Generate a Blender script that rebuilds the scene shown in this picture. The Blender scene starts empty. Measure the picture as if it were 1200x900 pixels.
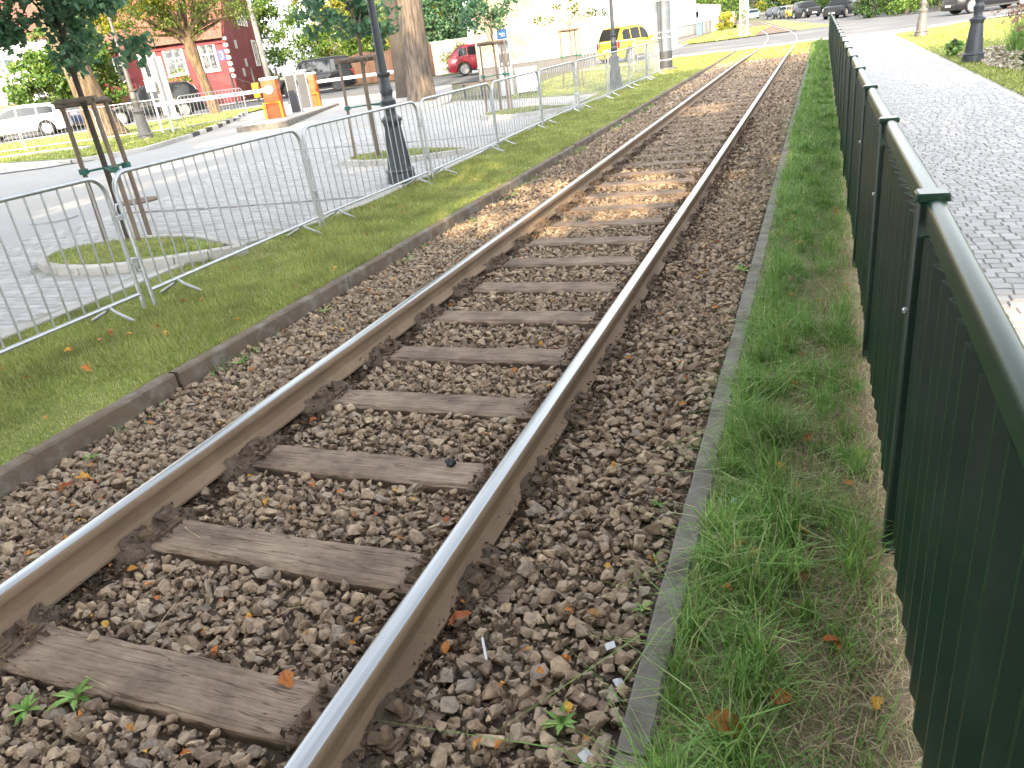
import bpy, bmesh, math, random
import numpy as np
from mathutils import Vector, Matrix
random.seed(7); rng = np.random.default_rng(11)
S = bpy.context.scene; COL = S.collection
R = math.radians

# ------------------------------------------------------------------ camera, sky, sun, exposure
EYE = 1.6
MR = np.array([[0.92929918, 0.04204621, -0.36692662], [0.34944095, -0.42171202, 0.8366899], [-0.11955772, -0.90575443, -0.4065893]])
cam = bpy.data.cameras.new('camera'); cam_ob = bpy.data.objects.new('camera', cam); COL.objects.link(cam_ob)
cam.sensor_fit = 'HORIZONTAL'; cam.sensor_width = 36; cam.lens = 874 / 1200 * 36
cam.clip_start = 0.05; cam.clip_end = 2000
rot = Matrix(((MR[0][0], -MR[0][1], -MR[0][2]), (MR[1][0], -MR[1][1], -MR[1][2]), (MR[2][0], -MR[2][1], -MR[2][2])))
cam_ob.matrix_world = Matrix.Translation((0, 0, EYE)) @ rot.to_4x4()
S.camera = cam_ob

SUN_AZ = (0.24, -0.97); SUN_EL = 25.0            # direction towards the sun
w = bpy.data.worlds.new('World'); S.world = w; w.use_nodes = True
nt = w.node_tree; nt.nodes.clear()
sky = nt.nodes.new('ShaderNodeTexSky'); sky.sky_type = 'NISHITA'; sky.sun_disc = False
sky.sun_elevation = R(SUN_EL); sky.sun_rotation = math.atan2(SUN_AZ[0], SUN_AZ[1])
sky.air_density = 1.0; sky.dust_density = 2.5; sky.ozone_density = 1.0
hs = nt.nodes.new('ShaderNodeHueSaturation'); hs.inputs['Saturation'].default_value = 0.16
bg = nt.nodes.new('ShaderNodeBackground'); bg.inputs['Strength'].default_value = 0.15
out = nt.nodes.new('ShaderNodeOutputWorld')
nt.links.new(sky.outputs[0], hs.inputs['Color']); nt.links.new(hs.outputs[0], bg.inputs[0]); nt.links.new(bg.outputs[0], out.inputs[0])
sun = bpy.data.lights.new('sun', 'SUN'); sun.energy = 2.0; sun.angle = R(0.6); sun.color = (1.0, 0.77, 0.48)
sun_ob = bpy.data.objects.new('sun', sun); COL.objects.link(sun_ob)
sd = Vector((SUN_AZ[0] * math.cos(R(SUN_EL)), SUN_AZ[1] * math.cos(R(SUN_EL)), math.sin(R(SUN_EL))))
sun_ob.rotation_euler = sd.to_track_quat('Z', 'Y').to_euler()
S.view_settings.view_transform = 'Standard'; S.view_settings.look = 'None'
S.view_settings.exposure = 2.66; S.view_settings.gamma = 1.0; S.view_settings.use_curve_mapping = False
try: S.cycles.use_denoising = True
except Exception: pass
S.cycles.max_bounces = 6; S.cycles.transparent_max_bounces = 6
S.cycles.caustics_reflective = False; S.cycles.caustics_refractive = False

# ------------------------------------------------------------------ helpers
def zt(X, Y):                                     # height of the terrain
    t = Y - 6; s = 0.5 * (t + np.sqrt(t * t + 25)); u = np.clip((-X - 6.5) / 11, 0, 1)
    return 0.009 * s - 0.008 + 0.27 * u * u * (3 - 2 * u)
def Z(X, Y): return float(zt(np.float64(X), np.float64(Y)))
def inframe(P, m=0):
    c = (np.asarray(P) - [0, 0, EYE]) @ MR
    x = 600 + 874 * c[..., 0] / c[..., 2]; y = 450 + 874 * c[..., 1] / c[..., 2]
    return (c[..., 2] > 0) & (x > -m) & (x < 1200 + m) & (y > -m) & (y < 900 + m)

def tag(o, label=None, cat=None, group=None, kind=None):
    if label: o['label'] = label
    if cat: o['category'] = cat
    if group: o['group'] = group
    if kind: o['kind'] = kind
    return o
def thing(name, label, cat, loc=(0, 0, 0), rz=0, group=None):
    o = bpy.data.objects.new(name, None); COL.objects.link(o); o.empty_display_size = 0.1
    o.location = loc; o.rotation_euler = (0, 0, rz)
    return tag(o, label, cat, group)
def link(name, me, parent=None, loc=(0, 0, 0), rz=0):
    o = bpy.data.objects.new(name, me); COL.objects.link(o); o.parent = parent
    o.location = loc; o.rotation_euler = (0, 0, rz) if not isinstance(rz, (tuple, list)) else rz
    return o
def dup(root, loc, rz, label=None):
    def cp(o, par):
        c = o.copy(); COL.objects.link(c); c.parent = par
        for ch in o.children: cp(ch, c)
        return c
    r = cp(root, None); r.location = loc; r.rotation_euler = (0, 0, rz)
    if label: r['label'] = label
    return r

class MB:
    def __init__(s): s.v = []; s.f = []; s.m = []; s.cur = 0
    def add(s, vs, fs):
        b = len(s.v); s.v += [tuple(v) for v in vs]; s.f += [tuple(b + i for i in f) for f in fs]; s.m += [s.cur] * len(fs); return s
    def box(s, x0, x1, y0, y1, z0, z1):
        return s.add([(x0,y0,z0),(x1,y0,z0),(x1,y1,z0),(x0,y1,z0),(x0,y0,z1),(x1,y0,z1),(x1,y1,z1),(x0,y1,z1)],
                     [(0,3,2,1),(4,5,6,7),(0,1,5,4),(1,2,6,5),(2,3,7,6),(3,0,4,7)])
    def cbox(s, x0, x1, y0, y1, z0, z1, c=0.01):   # box with chamfered vertical and top edges
        def ring(d, z): return [(x0+d,y0+c+0*d,z),(x0+c,y0+d,z),(x1-c,y0+d,z),(x1-d,y0+c,z),(x1-d,y1-c,z),(x1-c,y1-d,z),(x0+c,y1-d,z),(x0+d,y1-c,z)]
        rs = [ring(0, z0), ring(0, z1 - c), ring(c * 0.99, z1)]
        return s.loft(rs, True, True, True)
    def loft(s, rings, closed=True, cap0=False, cap1=False):
        n = len(rings[0]); vs = [p for r in rings for p in r]; fs = []
        for i in range(len(rings) - 1):
            for j in range(n if closed else n - 1):
                k = (j + 1) % n
                fs.append((i*n+j, i*n+k, (i+1)*n+k, (i+1)*n+j))
        if cap0: fs.append(tuple(range(n - 1, -1, -1)))
        if cap1: fs.append(tuple((len(rings)-1)*n + j for j in range(n)))
        return s.add(vs, fs)
    def tube(s, pts, r, n=8, caps=True):
        pts = [Vector(p) for p in pts]; rs = r if isinstance(r, (list, tuple)) else [r] * len(pts)
        rings = []; up = None
        for i, p in enumerate(pts):
            d = (pts[min(i+1, len(pts)-1)] - pts[max(i-1, 0)]).normalized()
            if up is None: up = Vector((0,0,1)) if abs(d.z) < 0.9 else Vector((1,0,0))
            a = d.cross(up).normalized(); b = a.cross(d).normalized(); up = b
            rings.append([tuple(p + (a * math.cos(2*math.pi*j/n) + b * math.sin(2*math.pi*j/n)) * rs[i]) for j in range(n)])
        return s.loft(rings, True, caps, caps)
    def lathe(s, prof, n=16, c=(0,0,0), flute=0.0):
        rings = []
        for r, z in prof:
            fl = flute if isinstance(flute, float) else 0
            rings.append([(c[0] + r*(1 - (fl if j % 2 else 0))*math.cos(2*math.pi*j/n), c[1] + r*(1 - (fl if j % 2 else 0))*math.sin(2*math.pi*j/n), c[2] + z) for j in range(n)])
        return s.loft(rings, True, True, True)
    def prism(s, poly, z0, z1, axis='z'):
        n = len(poly)
        if axis == 'z': a = [(x, y, z0) for x, y in poly]; b = [(x, y, z1) for x, y in poly]
        elif axis == 'y': a = [(x, z0, z) for x, z in poly]; b = [(x, z1, z) for x, z in poly]
        else: a = [(z0, y, z) for y, z in poly]; b = [(z1, y, z) for y, z in poly]
        return s.loft([a, b], True, True, True)
    def mesh(s, name, mats, smooth=False):
        me = bpy.data.meshes.new(name); me.from_pydata(s.v, [], s.f)
        mats = mats if isinstance(mats, (list, tuple)) else [mats]
        for m in mats: me.materials.append(m)
        if any(s.m): me.polygons.foreach_set('material_index', s.m)
        bm = bmesh.new(); bm.from_mesh(me); bmesh.ops.recalc_face_normals(bm, faces=bm.faces); bm.to_mesh(me); bm.free()
        if smooth:
            me.polygons.foreach_set('use_smooth', [True] * len(me.polygons))
            try: me.set_sharp_from_angle(angle=R(40))
            except Exception: pass
        me.update(); return me
    def build(s, name, mats, parent=None, smooth=False, loc=(0,0,0), rz=0):
        return link(name, s.mesh(name, mats, smooth), parent, loc, rz)

def npmesh(name, V, F, mat, smooth=False):          # V (n,3), F (m,k) numpy
    me = bpy.data.meshes.new(name); V = np.ascontiguousarray(V, dtype=np.float32); F = np.ascontiguousarray(F, dtype=np.int32)
    k = F.shape[1]; me.vertices.add(len(V)); me.vertices.foreach_set('co', V.ravel())
    me.loops.add(F.size); me.loops.foreach_set('vertex_index', F.ravel())
    me.polygons.add(len(F)); me.polygons.foreach_set('loop_start', np.arange(0, F.size, k, dtype=np.int32))
    me.polygons.foreach_set('loop_total', np.full(len(F), k, dtype=np.int32))
    me.polygons.foreach_set('use_smooth', np.full(len(F), bool(smooth)))
    me.materials.append(mat); me.update(calc_edges=True); me.validate(); return me

# ------------------------------------------------------------------ materials
def nm(name):
    m = bpy.data.materials.new(name); m.use_nodes = True; t = m.node_tree
    return m, t, t.nodes['Principled BSDF'], t.nodes['Material Output']
def ramp(t, stops):
    r = t.nodes.new('ShaderNodeValToRGB'); e = r.color_ramp.elements
    while len(e) < len(stops): e.new(0.5)
    for i, (p, c) in enumerate(stops): e[i].position = p; e[i].color = (*c, 1)
    return r
def noise(t, co, scale, detail=5, rough=0.6, vec_scale=None):
    n = t.nodes.new('ShaderNodeTexNoise'); n.inputs['Scale'].default_value = scale; n.inputs['Detail'].default_value = detail; n.inputs['Roughness'].default_value = rough
    if vec_scale:
        mp = t.nodes.new('ShaderNodeMapping'); mp.inputs['Scale'].default_value = vec_scale; t.links.new(co, mp.inputs[0]); t.links.new(mp.outputs[0], n.inputs['Vector'])
    else: t.links.new(co, n.inputs['Vector'])
    return n
def coords(t, kind):
    if kind == 'World': return t.nodes.new('ShaderNodeNewGeometry').outputs['Position']
    return t.nodes.new('ShaderNodeTexCoord').outputs[kind]
def mat(name, c1, c2=None, scale=3, rough=0.75, metal=0.0, bump=0.0, bscale=60, co='Object', vs=None, c3=None, s3=0.5, spec=0.5, coat=0.0, obj_rand=0.0, lo=0.3, hi=0.7):
    m, t, b, o = nm(name); b.inputs['Roughness'].default_value = rough; b.inputs['Metallic'].default_value = metal
    b.inputs['Specular IOR Level'].default_value = spec; b.inputs['Coat Weight'].default_value = coat
    cc = coords(t, co)
    if c2 is None: c2 = tuple(x * 0.82 for x in c1)
    n = noise(t, cc, scale, vec_scale=vs); r = ramp(t, [(lo, c1), (hi, c2)]); t.links.new(n.outputs[0], r.inputs[0]); col = r.outputs[0]
    if c3 is not None:
        n3 = noise(t, cc, s3, 6, 0.65); r3 = ramp(t, [(0.48, (0, 0, 0)), (0.66, (1, 1, 1))]); t.links.new(n3.outputs[0], r3.inputs[0])
        mx = t.nodes.new('ShaderNodeMixRGB'); t.links.new(r3.outputs[0], mx.inputs[0]); t.links.new(col, mx.inputs[1]); mx.inputs[2].default_value = (*c3, 1); col = mx.outputs[0]
    if obj_rand:
        oi = t.nodes.new('ShaderNodeObjectInfo'); geo = t.nodes.new('ShaderNodeNewGeometry')
        ad = t.nodes.new('ShaderNodeMath'); ad.operation = 'ADD'; t.links.new(oi.outputs['Random'], ad.inputs[0]); t.links.new(geo.outputs['Random Per Island'], ad.inputs[1])
        fr = t.nodes.new('ShaderNodeMath'); fr.operation = 'FRACT'; t.links.new(ad.outputs[0], fr.inputs[0])
        mr = t.nodes.new('ShaderNodeMapRange'); mr.inputs['To Min'].default_value = 1 - obj_rand; mr.inputs['To Max'].default_value = 1 + obj_rand; t.links.new(fr.outputs[0], mr.inputs['Value'])
        hv = t.nodes.new('ShaderNodeHueSaturation'); t.links.new(mr.outputs[0], hv.inputs['Value']); t.links.new(col, hv.inputs['Color']); col = hv.outputs[0]
    t.links.new(col, b.inputs['Base Color'])
    if bump:
        bn = noise(t, cc, bscale, 6, 0.65, vs); bp = t.nodes.new('ShaderNodeBump'); bp.inputs['Strength'].default_value = min(1, bump); bp.inputs['Distance'].default_value = 0.02 * bump
        t.links.new(bn.outputs[0], bp.inputs['Height']); t.links.new(bp.outputs[0], b.inputs['Normal'])
    return m
def island_mat(name, stops, rough=0.9, bump=0.5, bscale=80, transl=0.0, spec=0.3, mottle=0.3, mscale=30):
    m, t, b, o = nm(name); b.inputs['Roughness'].default_value = rough; b.inputs['Specular IOR Level'].default_value = spec
    oi = t.nodes.new('ShaderNodeObjectInfo'); geo = t.nodes.new('ShaderNodeNewGeometry')
    ad = t.nodes.new('ShaderNodeMath'); ad.operation = 'ADD'; t.links.new(oi.outputs['Random'], ad.inputs[0]); t.links.new(geo.outputs['Random Per Island'], ad.inputs[1])
    fr = t.nodes.new('ShaderNodeMath'); fr.operation = 'FRACT'; t.links.new(ad.outputs[0], fr.inputs[0])
    r = ramp(t, stops); t.links.new(fr.outputs[0], r.inputs[0]); col = r.outputs[0]
    if mottle:
        n = noise(t, geo.outputs['Position'], mscale, 4); mr = t.nodes.new('ShaderNodeMapRange'); mr.inputs['From Min'].default_value = 0.3; mr.inputs['From Max'].default_value = 0.7
        mr.inputs['To Min'].default_value = 1 - mottle; mr.inputs['To Max'].default_value = 1 + mottle; t.links.new(n.outputs[0], mr.inputs['Value'])
        hv = t.nodes.new('ShaderNodeHueSaturation'); t.links.new(mr.outputs[0], hv.inputs['Value']); t.links.new(col, hv.inputs['Color']); col = hv.outputs[0]
    t.links.new(col, b.inputs['Base Color'])
    if bump:
        bn = noise(t, geo.outputs['Position'], bscale, 5); bp = t.nodes.new('ShaderNodeBump'); bp.inputs['Strength'].default_value = bump; bp.inputs['Distance'].default_value = 0.006
        t.links.new(bn.outputs[0], bp.inputs['Height']); t.links.new(bp.outputs[0], b.inputs['Normal'])
    if transl:
        tr = t.nodes.new('ShaderNodeBsdfTranslucent'); t.links.new(col, tr.inputs[0]); mx = t.nodes.new('ShaderNodeMixShader'); mx.inputs[0].default_value = transl
        t.links.new(b.outputs[0], mx.inputs[1]); t.links.new(tr.outputs[0], mx.inputs[2]); t.links.new(mx.outputs[0], o.inputs[0])
    return m

M = {}
M['stone'] = island_mat('ballast_stone', [(0, (.165,.122,.090)), (.2, (.27,.203,.145)), (.45, (.32,.245,.174)), (.65, (.255,.208,.165)), (.85, (.40,.31,.218)), (1, (.23,.198,.168))], bump=.6, bscale=140, mottle=.35, mscale=45)
M['dirt'] = mat('ballast_dirt', (.175,.132,.10), (.10,.076,.058), 14, .95, bump=1, bscale=90, co='World')
M['litter'] = island_mat('dark_litter', [(0, (.035,.024,.018)), (.6, (.07,.048,.034)), (.9, (.14,.095,.06)), (1, (.20,.15,.09))], bump=0, mottle=.2)
M['leaf_fallen'] = island_mat('fallen_leaf', [(0, (.42,.13,.035)), (.3, (.50,.20,.05)), (.55, (.33,.10,.045)), (.8, (.60,.36,.05)), (1, (.24,.10,.05))], rough=.6, bump=.3, bscale=200, transl=.25, mottle=.25, mscale=90)
M['grass_mown'] = island_mat('mown_grass', [(0, (.20,.265,.06)), (.4, (.285,.34,.09)), (.75, (.36,.39,.125)), (.92, (.47,.44,.22)), (1, (.53,.49,.30))], rough=.55, bump=0, transl=.35, mottle=.34, mscale=2.2)
M['grass_tuft'] = island_mat('tuft_grass', [(0, (.12,.26,.055)), (.5, (.21,.38,.095)), (.85, (.31,.45,.14)), (1, (.47,.46,.25))], rough=.5, bump=0, transl=.35, mottle=.25, mscale=3)
M['straw'] = island_mat('dry_straw', [(0, (.32,.25,.15)), (.5, (.47,.38,.24)), (1, (.62,.53,.36))], rough=.8, bump=0, transl=.2, mottle=.2)
M['soil_r'] = mat('verge_soil', (.19,.15,.10), (.31,.25,.16), 9, .95, bump=1, bscale=70, co='World', c3=(.12,.14,.05), s3=3)
M['turf'] = mat('turf_soil', (.15,.20,.05), (.21,.25,.07), 4, .95, bump=.8, bscale=120, co='World', c3=(.30,.28,.12), s3=1.2)
M['kerb_dark'] = mat('weathered_kerb', (.21,.20,.18), (.13,.12,.105), 7, .9, bump=.5, bscale=110, co='World', c3=(.09,.08,.065), s3=5)
M['kerb_brown'] = mat('stained_kerb', (.155,.12,.086), (.10,.077,.056), 6, .92, bump=.6, bscale=90, co='World', c3=(.20,.185,.165), s3=7)
M['conc'] = mat('pale_concrete', (.46,.45,.43), (.38,.37,.355), 3, .9, bump=.3, bscale=120, co='World', c3=(.31,.30,.285), s3=1.1)
M['drive'] = mat('drive_surface', (.31,.315,.32), (.275,.275,.28), .8, .9, bump=.3, bscale=70, co='World', c3=(.30,.29,.275), s3=.35)
M['block'] = mat('grey_paving_block', (.38,.38,.38), (.32,.32,.32), 9, .9, bump=.4, bscale=150, co='World', obj_rand=.13)
M['sett'] = mat('granite_sett', (.42,.42,.425), (.365,.365,.37), 14, .88, bump=.5, bscale=120, co='World', obj_rand=.14)
M['joint'] = mat('joint_sand', (.39,.385,.37), (.33,.325,.31), 10, .95, bump=.6, bscale=150, co='World', c3=(.21,.215,.17), s3=1.5)
M['asphalt'] = mat('asphalt', (.115,.12,.13), (.085,.09,.098), 1.2, .88, bump=.4, bscale=120, co='World', c3=(.16,.16,.16), s3=.3)
M['ground'] = mat('bare_ground', (.13,.125,.08), (.09,.10,.05), 1, .95, bump=.5, bscale=20, co='World')
M['bark_mulch'] = island_mat('mulch_chips', [(0, (.22,.17,.14)), (.5, (.38,.33,.29)), (1, (.52,.47,.42))], bump=.2, mottle=.2)

def wood_mat():
    m, t, b, o = nm('sleeper_wood'); b.inputs['Roughness'].default_value = .85; b.inputs['Specular IOR Level'].default_value = .3
    tc = t.nodes.new('ShaderNodeTexCoord'); oi = t.nodes.new('ShaderNodeObjectInfo')
    va = t.nodes.new('ShaderNodeVectorMath'); va.operation = 'SCALE'; va.inputs[0].default_value = (9, 13, 5); t.links.new(oi.outputs['Random'], va.inputs['Scale'])
    vb = t.nodes.new('ShaderNodeVectorMath'); vb.operation = 'ADD'; t.links.new(tc.outputs['Object'], vb.inputs[0]); t.links.new(va.outputs[0], vb.inputs[1]); co = vb.outputs[0]
    g = noise(t, co, 6, 8, .7, (1.0, 14, 10)); r = ramp(t, [(.25, (.125,.096,.076)), (.5, (.235,.185,.148)), (.75, (.335,.27,.218))]); t.links.new(g.outputs[0], r.inputs[0])
    bl = noise(t, co, 4.5, 4, .6); rb = ramp(t, [(.35, (.55,.52,.5)), (.65, (1.12,1.08,1.03))]); t.links.new(bl.outputs[0], rb.inputs[0])
    mu = t.nodes.new('ShaderNodeMixRGB'); mu.blend_type = 'MULTIPLY'; mu.inputs[0].default_value = 1; t.links.new(r.outputs[0], mu.inputs[1]); t.links.new(rb.outputs[0], mu.inputs[2])
    cr = noise(t, co, 3.2, 3, .5, (.55, 9, 1)); rc = ramp(t, [(.485, (1,1,1)), (.5, (.22,.2,.18)), (.515, (1,1,1))]); t.links.new(cr.outputs[0], rc.inputs[0])
    m2 = t.nodes.new('ShaderNodeMixRGB'); m2.blend_type = 'MULTIPLY'; m2.inputs[0].default_value = .8; t.links.new(mu.outputs[0], m2.inputs[1]); t.links.new(rc.outputs[0], m2.inputs[2])
    t.links.new(m2.outputs[0], b.inputs['Base Color'])
    ad = t.nodes.new('ShaderNodeMath'); ad.operation = 'MULTIPLY_ADD'; t.links.new(rc.outputs[0], ad.inputs[0]); ad.inputs[1].default_value = .6; t.links.new(g.outputs[0], ad.inputs[2])
    bp = t.nodes.new('ShaderNodeBump'); bp.inputs['Strength'].default_value = .8; bp.inputs['Distance'].default_value = .006; t.links.new(ad.outputs[0], bp.inputs['Height']); t.links.new(bp.outputs[0], b.inputs['Normal'])
    return m
M['sleeper'] = wood_mat()
M['rail_top'] = mat('polished_rail_head', (.34,.365,.39), (.25,.27,.29), 3, .28, 1.0, bump=.04, bscale=200, co='World', vs=(30, .6, 1))
M['rail_rust'] = mat('rusty_rail', (.25,.18,.12), (.17,.12,.08), 5, .85, .05, bump=.35, bscale=90, co='World', vs=(1, .25, 1), c3=(.26,.19,.125), s3=3)
M['iron_rust'] = mat('rusty_iron', (.15,.105,.07), (.085,.062,.046), 12, .9, bump=.5, bscale=120, co='World')
M['galv'] = mat('galvanised_steel', (.47,.49,.51), (.36,.375,.39), 14, .42, .75, bump=.05, bscale=60)
M['fence_green'] = mat('dark_green_coating', (.0055,.025,.018), (.0045,.020,.014), 5, .36, 0, bump=.05, bscale=12, spec=.4, co='World', vs=(2, 2, .7), c3=(.014,.032,.025), s3=4)
M['fence_rail'] = mat('green_rail_coating', (.010,.036,.021), (.008,.028,.017), 5, .26, 0, bump=.05, bscale=18, spec=.14, co='World')
M['cast'] = mat('dark_grey_cast_iron', (.045,.052,.062), (.032,.038,.046), 10, .42, .1, bump=.12, bscale=60)
M['cast_pale'] = mat('weathered_grey_cast_iron', (.15,.14,.13), (.10,.095,.09), 10, .5, .1, bump=.1, bscale=60)
M['bark'] = mat('bark', (.155,.122,.095), (.06,.047,.037), 5, .95, bump=1.5, bscale=9, vs=(3, 3, .35), lo=.4, hi=.6)
M['bark_pale'] = mat('pale_bark', (.20,.145,.085), (.085,.06,.038), 4, .95, bump=1.5, bscale=9, vs=(3, 3, .45), lo=.4, hi=.6)
M['bark_dark'] = mat('dark_bark', (.07,.058,.05), (.045,.038,.032), 6, .95, bump=.8, bscale=18, vs=(3, 3, .6))
M['stake'] = mat('weathered_stake', (.21,.165,.125), (.13,.10,.08), 4, .85, bump=.4, bscale=20, vs=(6, 6, .8), obj_rand=.2)
M['strap'] = mat('green_strap', (.02,.12,.09), None, 5, .6)
def leafm(n, a, b, c, tr=.4): return island_mat(n, [(0, a), (.5, b), (1, c)], rough=.5, bump=0, transl=tr, mottle=.25, mscale=1.5, spec=.4)
M['leaf_blue'] = leafm('blue_green_leaves', (.05,.125,.075), (.09,.195,.105), (.16,.28,.14))
M['leaf_mid'] = leafm('mid_green_leaves', (.05,.11,.02), (.09,.17,.03), (.17,.24,.04))
M['leaf_yel'] = leafm('yellow_green_leaves', (.14,.19,.025), (.27,.28,.03), (.45,.36,.03))
M['leaf_dark'] = leafm('dark_green_leaves', (.02,.055,.015), (.04,.09,.022), (.08,.13,.03))
M['leaf_sparse'] = leafm('grey_green_twigs', (.10,.16,.035), (.17,.24,.05), (.28,.31,.07))
M['twig_red'] = leafm('seed_heads', (.16,.09,.07), (.28,.17,.12), (.36,.25,.17), .3)
M['plast_red'] = mat('red_plaster', (.19,.036,.042), (.155,.029,.034), 1.5, .9, bump=.25, bscale=50, c3=(.23,.058,.056), s3=.8)
M['white_trim'] = mat('white_trim', (.80,.79,.75), (.72,.71,.68), 3, .7)
M['tile'] = mat('clay_tile', (.23,.085,.06), (.15,.055,.04), 4, .85, bump=.4, bscale=30, obj_rand=.15)
M['cream'] = mat('cream_plaster', (.47,.385,.25), (.445,.36,.23), 1.2, .9, bump=.2, bscale=40, c3=(.42,.34,.215), s3=.5)
M['plinth'] = mat('dark_plinth', (.13,.13,.135), (.10,.10,.105), 5, .85, bump=.3, bscale=40)
M['white_pl'] = mat('white_plaster', (.80,.79,.77), (.74,.73,.71), 1.5, .9, bump=.15, bscale=40)
M['offwhite'] = mat('offwhite_plaster', (.42,.40,.37), (.36,.345,.32), 1.5, .9, bump=.15, bscale=40)
M['brick_wall'] = mat('terracotta_wall', (.38,.17,.10), (.30,.13,.08), 3, .9, bump=.3, bscale=40)
M['glass'] = mat('window_glass', (.10,.12,.13), (.06,.075,.085), 2, .06, 0, spec=.8)
M['curtain'] = mat('net_curtain_glass', (.13,.135,.14), (.035,.042,.05), 3, .12, 0, spec=.35, lo=.45, hi=.55)
M['iron'] = mat('black_iron', (.03,.028,.03), None, 8, .5, .3)
M['brown_fence'] = mat('brown_board', (.10,.052,.032), (.07,.036,.024), 5, .8, obj_rand=.2)
M['orange'] = mat('orange_enamel', (.46,.075,.004), (.42,.068,.004), 2, .35, coat=.3)
M['yellow'] = mat('yellow_enamel', (.60,.34,.008), (.56,.32,.008), 2, .35, coat=.3)
M['grey_metal'] = mat('grey_cabinet_paint', (.42,.45,.47), (.38,.41,.43), 3, .45)
M['dark_metal'] = mat('anthracite_paint', (.05,.052,.06), None, 3, .45)
M['white_metal'] = mat('white_enamel', (.60,.61,.62), (.54,.55,.56), 3, .4)
M['mast_grey'] = mat('mast_grey_paint', (.125,.15,.175), (.105,.125,.148), 2, .5, .1, c3=(.085,.10,.115), s3=1.5)
M['blue_sign'] = mat('blue_sign_face', (.01,.09,.36), None, 3, .35)
M['num_blue'] = mat('number_plate_blue', (.012,.03,.22), None, 3, .35)
M['red_paint'] = mat('red_paint', (.60,.04,.03), None, 3, .4)
M['lit_face'] = mat('pale_screen', (.62,.62,.55), None, 3, .3)
M['conc_pole'] = mat('concrete_pole', (.27,.26,.23), (.21,.20,.18), 4, .9, bump=.3, bscale=40)
M['paper'] = mat('white_paper', (.58,.61,.66), None, 20, .7)
M['pebble_black'] = mat('black_pebble', (.018,.02,.028), None, 20, .5)
M['rubber'] = mat('tyre_rubber', (.022,.022,.024), None, 10, .8)
M['rim'] = mat('alloy_rim', (.28,.285,.295), (.22,.225,.235), 6, .4, .2)
M['rim_dark'] = mat('dark_rim', (.06,.062,.066), None, 6, .4, .5)
M['car_glass'] = mat('car_glass', (.015,.018,.021), None, 3, .05, 0, spec=.25)
M['trim_black'] = mat('black_trim', (.02,.021,.023), None, 6, .55)
M['lamp_red'] = mat('tail_lamp', (.50,.015,.02), None, 6, .15, coat=.5)
M['lamp_clear'] = mat('head_lamp', (.70,.72,.74), None, 6, .12, .3, coat=.5)
def paint(n, c, metal=.0): return mat(n, c, tuple(x * .95 for x in c), 2, .3, metal, coat=.3 if max(c) > .1 else .08, spec=.5 if max(c) > .1 else .25)
PAINT = dict(white=paint('white_car_paint', (.74,.75,.76)), navy=paint('navy_car_paint', (.015,.022,.06)), black=paint('black_car_paint', (.012,.013,.016)),
             black2=paint('graphite_car_paint', (.014,.016,.02)), red=paint('dark_red_car_paint', (.20,.008,.022), .2), yellow=paint('yellow_car_paint', (.62,.40,.012)),
             blue=paint('pale_blue_car_paint', (.25,.42,.55), .3), brown=paint('brown_car_paint', (.16,.11,.09), .3), grey=paint('grey_car_paint', (.17,.19,.21), .3), silver=paint('silver_car_paint', (.45,.48,.52), .4))
# ------------------------------------------------------------------ ground sheets
def resample(P, n):
    P = np.array(P, float); d = np.r_[0, np.cumsum(np.hypot(*np.diff(P, axis=0).T))]; u = np.linspace(0, d[-1], n)
    return np.c_[np.interp(u, d, P[:, 0]), np.interp(u, d, P[:, 1])]
def strip(name, A, B, dz, mat_, n=60, m=10, zfun=None):
    A = resample(A, n); B = resample(B, n); k = np.linspace(0, 1, m)[None, :, None]
    XY = A[:, None] * (1 - k) + B[:, None] * k; Zv = (zfun or (lambda x, y: zt(x, y)))(XY[..., 0], XY[..., 1]) + dz
    V = np.dstack([XY, Zv]).reshape(-1, 3); i, j = np.meshgrid(np.arange(n - 1), np.arange(m - 1), indexing='ij'); a = (i * m + j).ravel()
    F = np.c_[a, a + m, a + m + 1, a + 1]
    me = npmesh(name, V, F, mat_, True); bm = bmesh.new(); bm.from_mesh(me)
    if sum(f.normal.z for f in bm.faces) < 0: bmesh.ops.reverse_faces(bm, faces=bm.faces)
    bm.to_mesh(me); bm.free()
    o = link(name, me); o['kind'] = 'structure'; return o
def ground():
    xs = np.r_[np.linspace(-220, -20, 21), np.linspace(-18, -4, 15), [-3.70, -3.69, -.37, -.36], np.linspace(.5, 20, 12), np.linspace(30, 220, 12)]
    ys = np.r_[np.linspace(-60, 0, 7), np.linspace(1, 39, 39), [39.01, 40], np.linspace(42, 120, 30), np.linspace(130, 500, 20)]
    Xg, Yg = np.meshgrid(xs, ys, indexing='ij'); Zg = zt(Xg, Yg) - .04
    Zg = np.where((Xg < -.365) & (Xg > -3.695) & (Yg < 39.005), Zg - .25, Zg)
    n, m = Xg.shape; i, j = np.meshgrid(np.arange(n - 1), np.arange(m - 1), indexing='ij'); a = (i * m + j).ravel()
    me = npmesh('ground', np.c_[Xg.ravel(), Yg.ravel(), Zg.ravel()], np.c_[a, a + m, a + m + 1, a + 1], M['ground'], False)
    link('ground', me)['kind'] = 'structure'
ground()

LAWN_EDGE = [(-5.9, .5), (-5.9, 4), (-5.95, 6), (-5.4, 7.3), (-5.3, 8.5), (-5.3, 11.5), (-5.5, 14.6), (-5.75, 18), (-5.95, 22.5), (-6.2, 28), (-6.6, 34), (-6.9, 41)]
DRIVE_EDGE = [(-9.9, .5), (-9.75, 6.5), (-9.65, 9), (-10.5, 11.4), (-10.9, 14), (-10.9, 17), (-11.2, 21), (-11.2, 24)]
strip('lawn', [(-3.72, .5), (-3.72, 39.5)], [(-5.9, .5), (-6.9, 41)], -.012, M['turf'], 60, 8)
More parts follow.
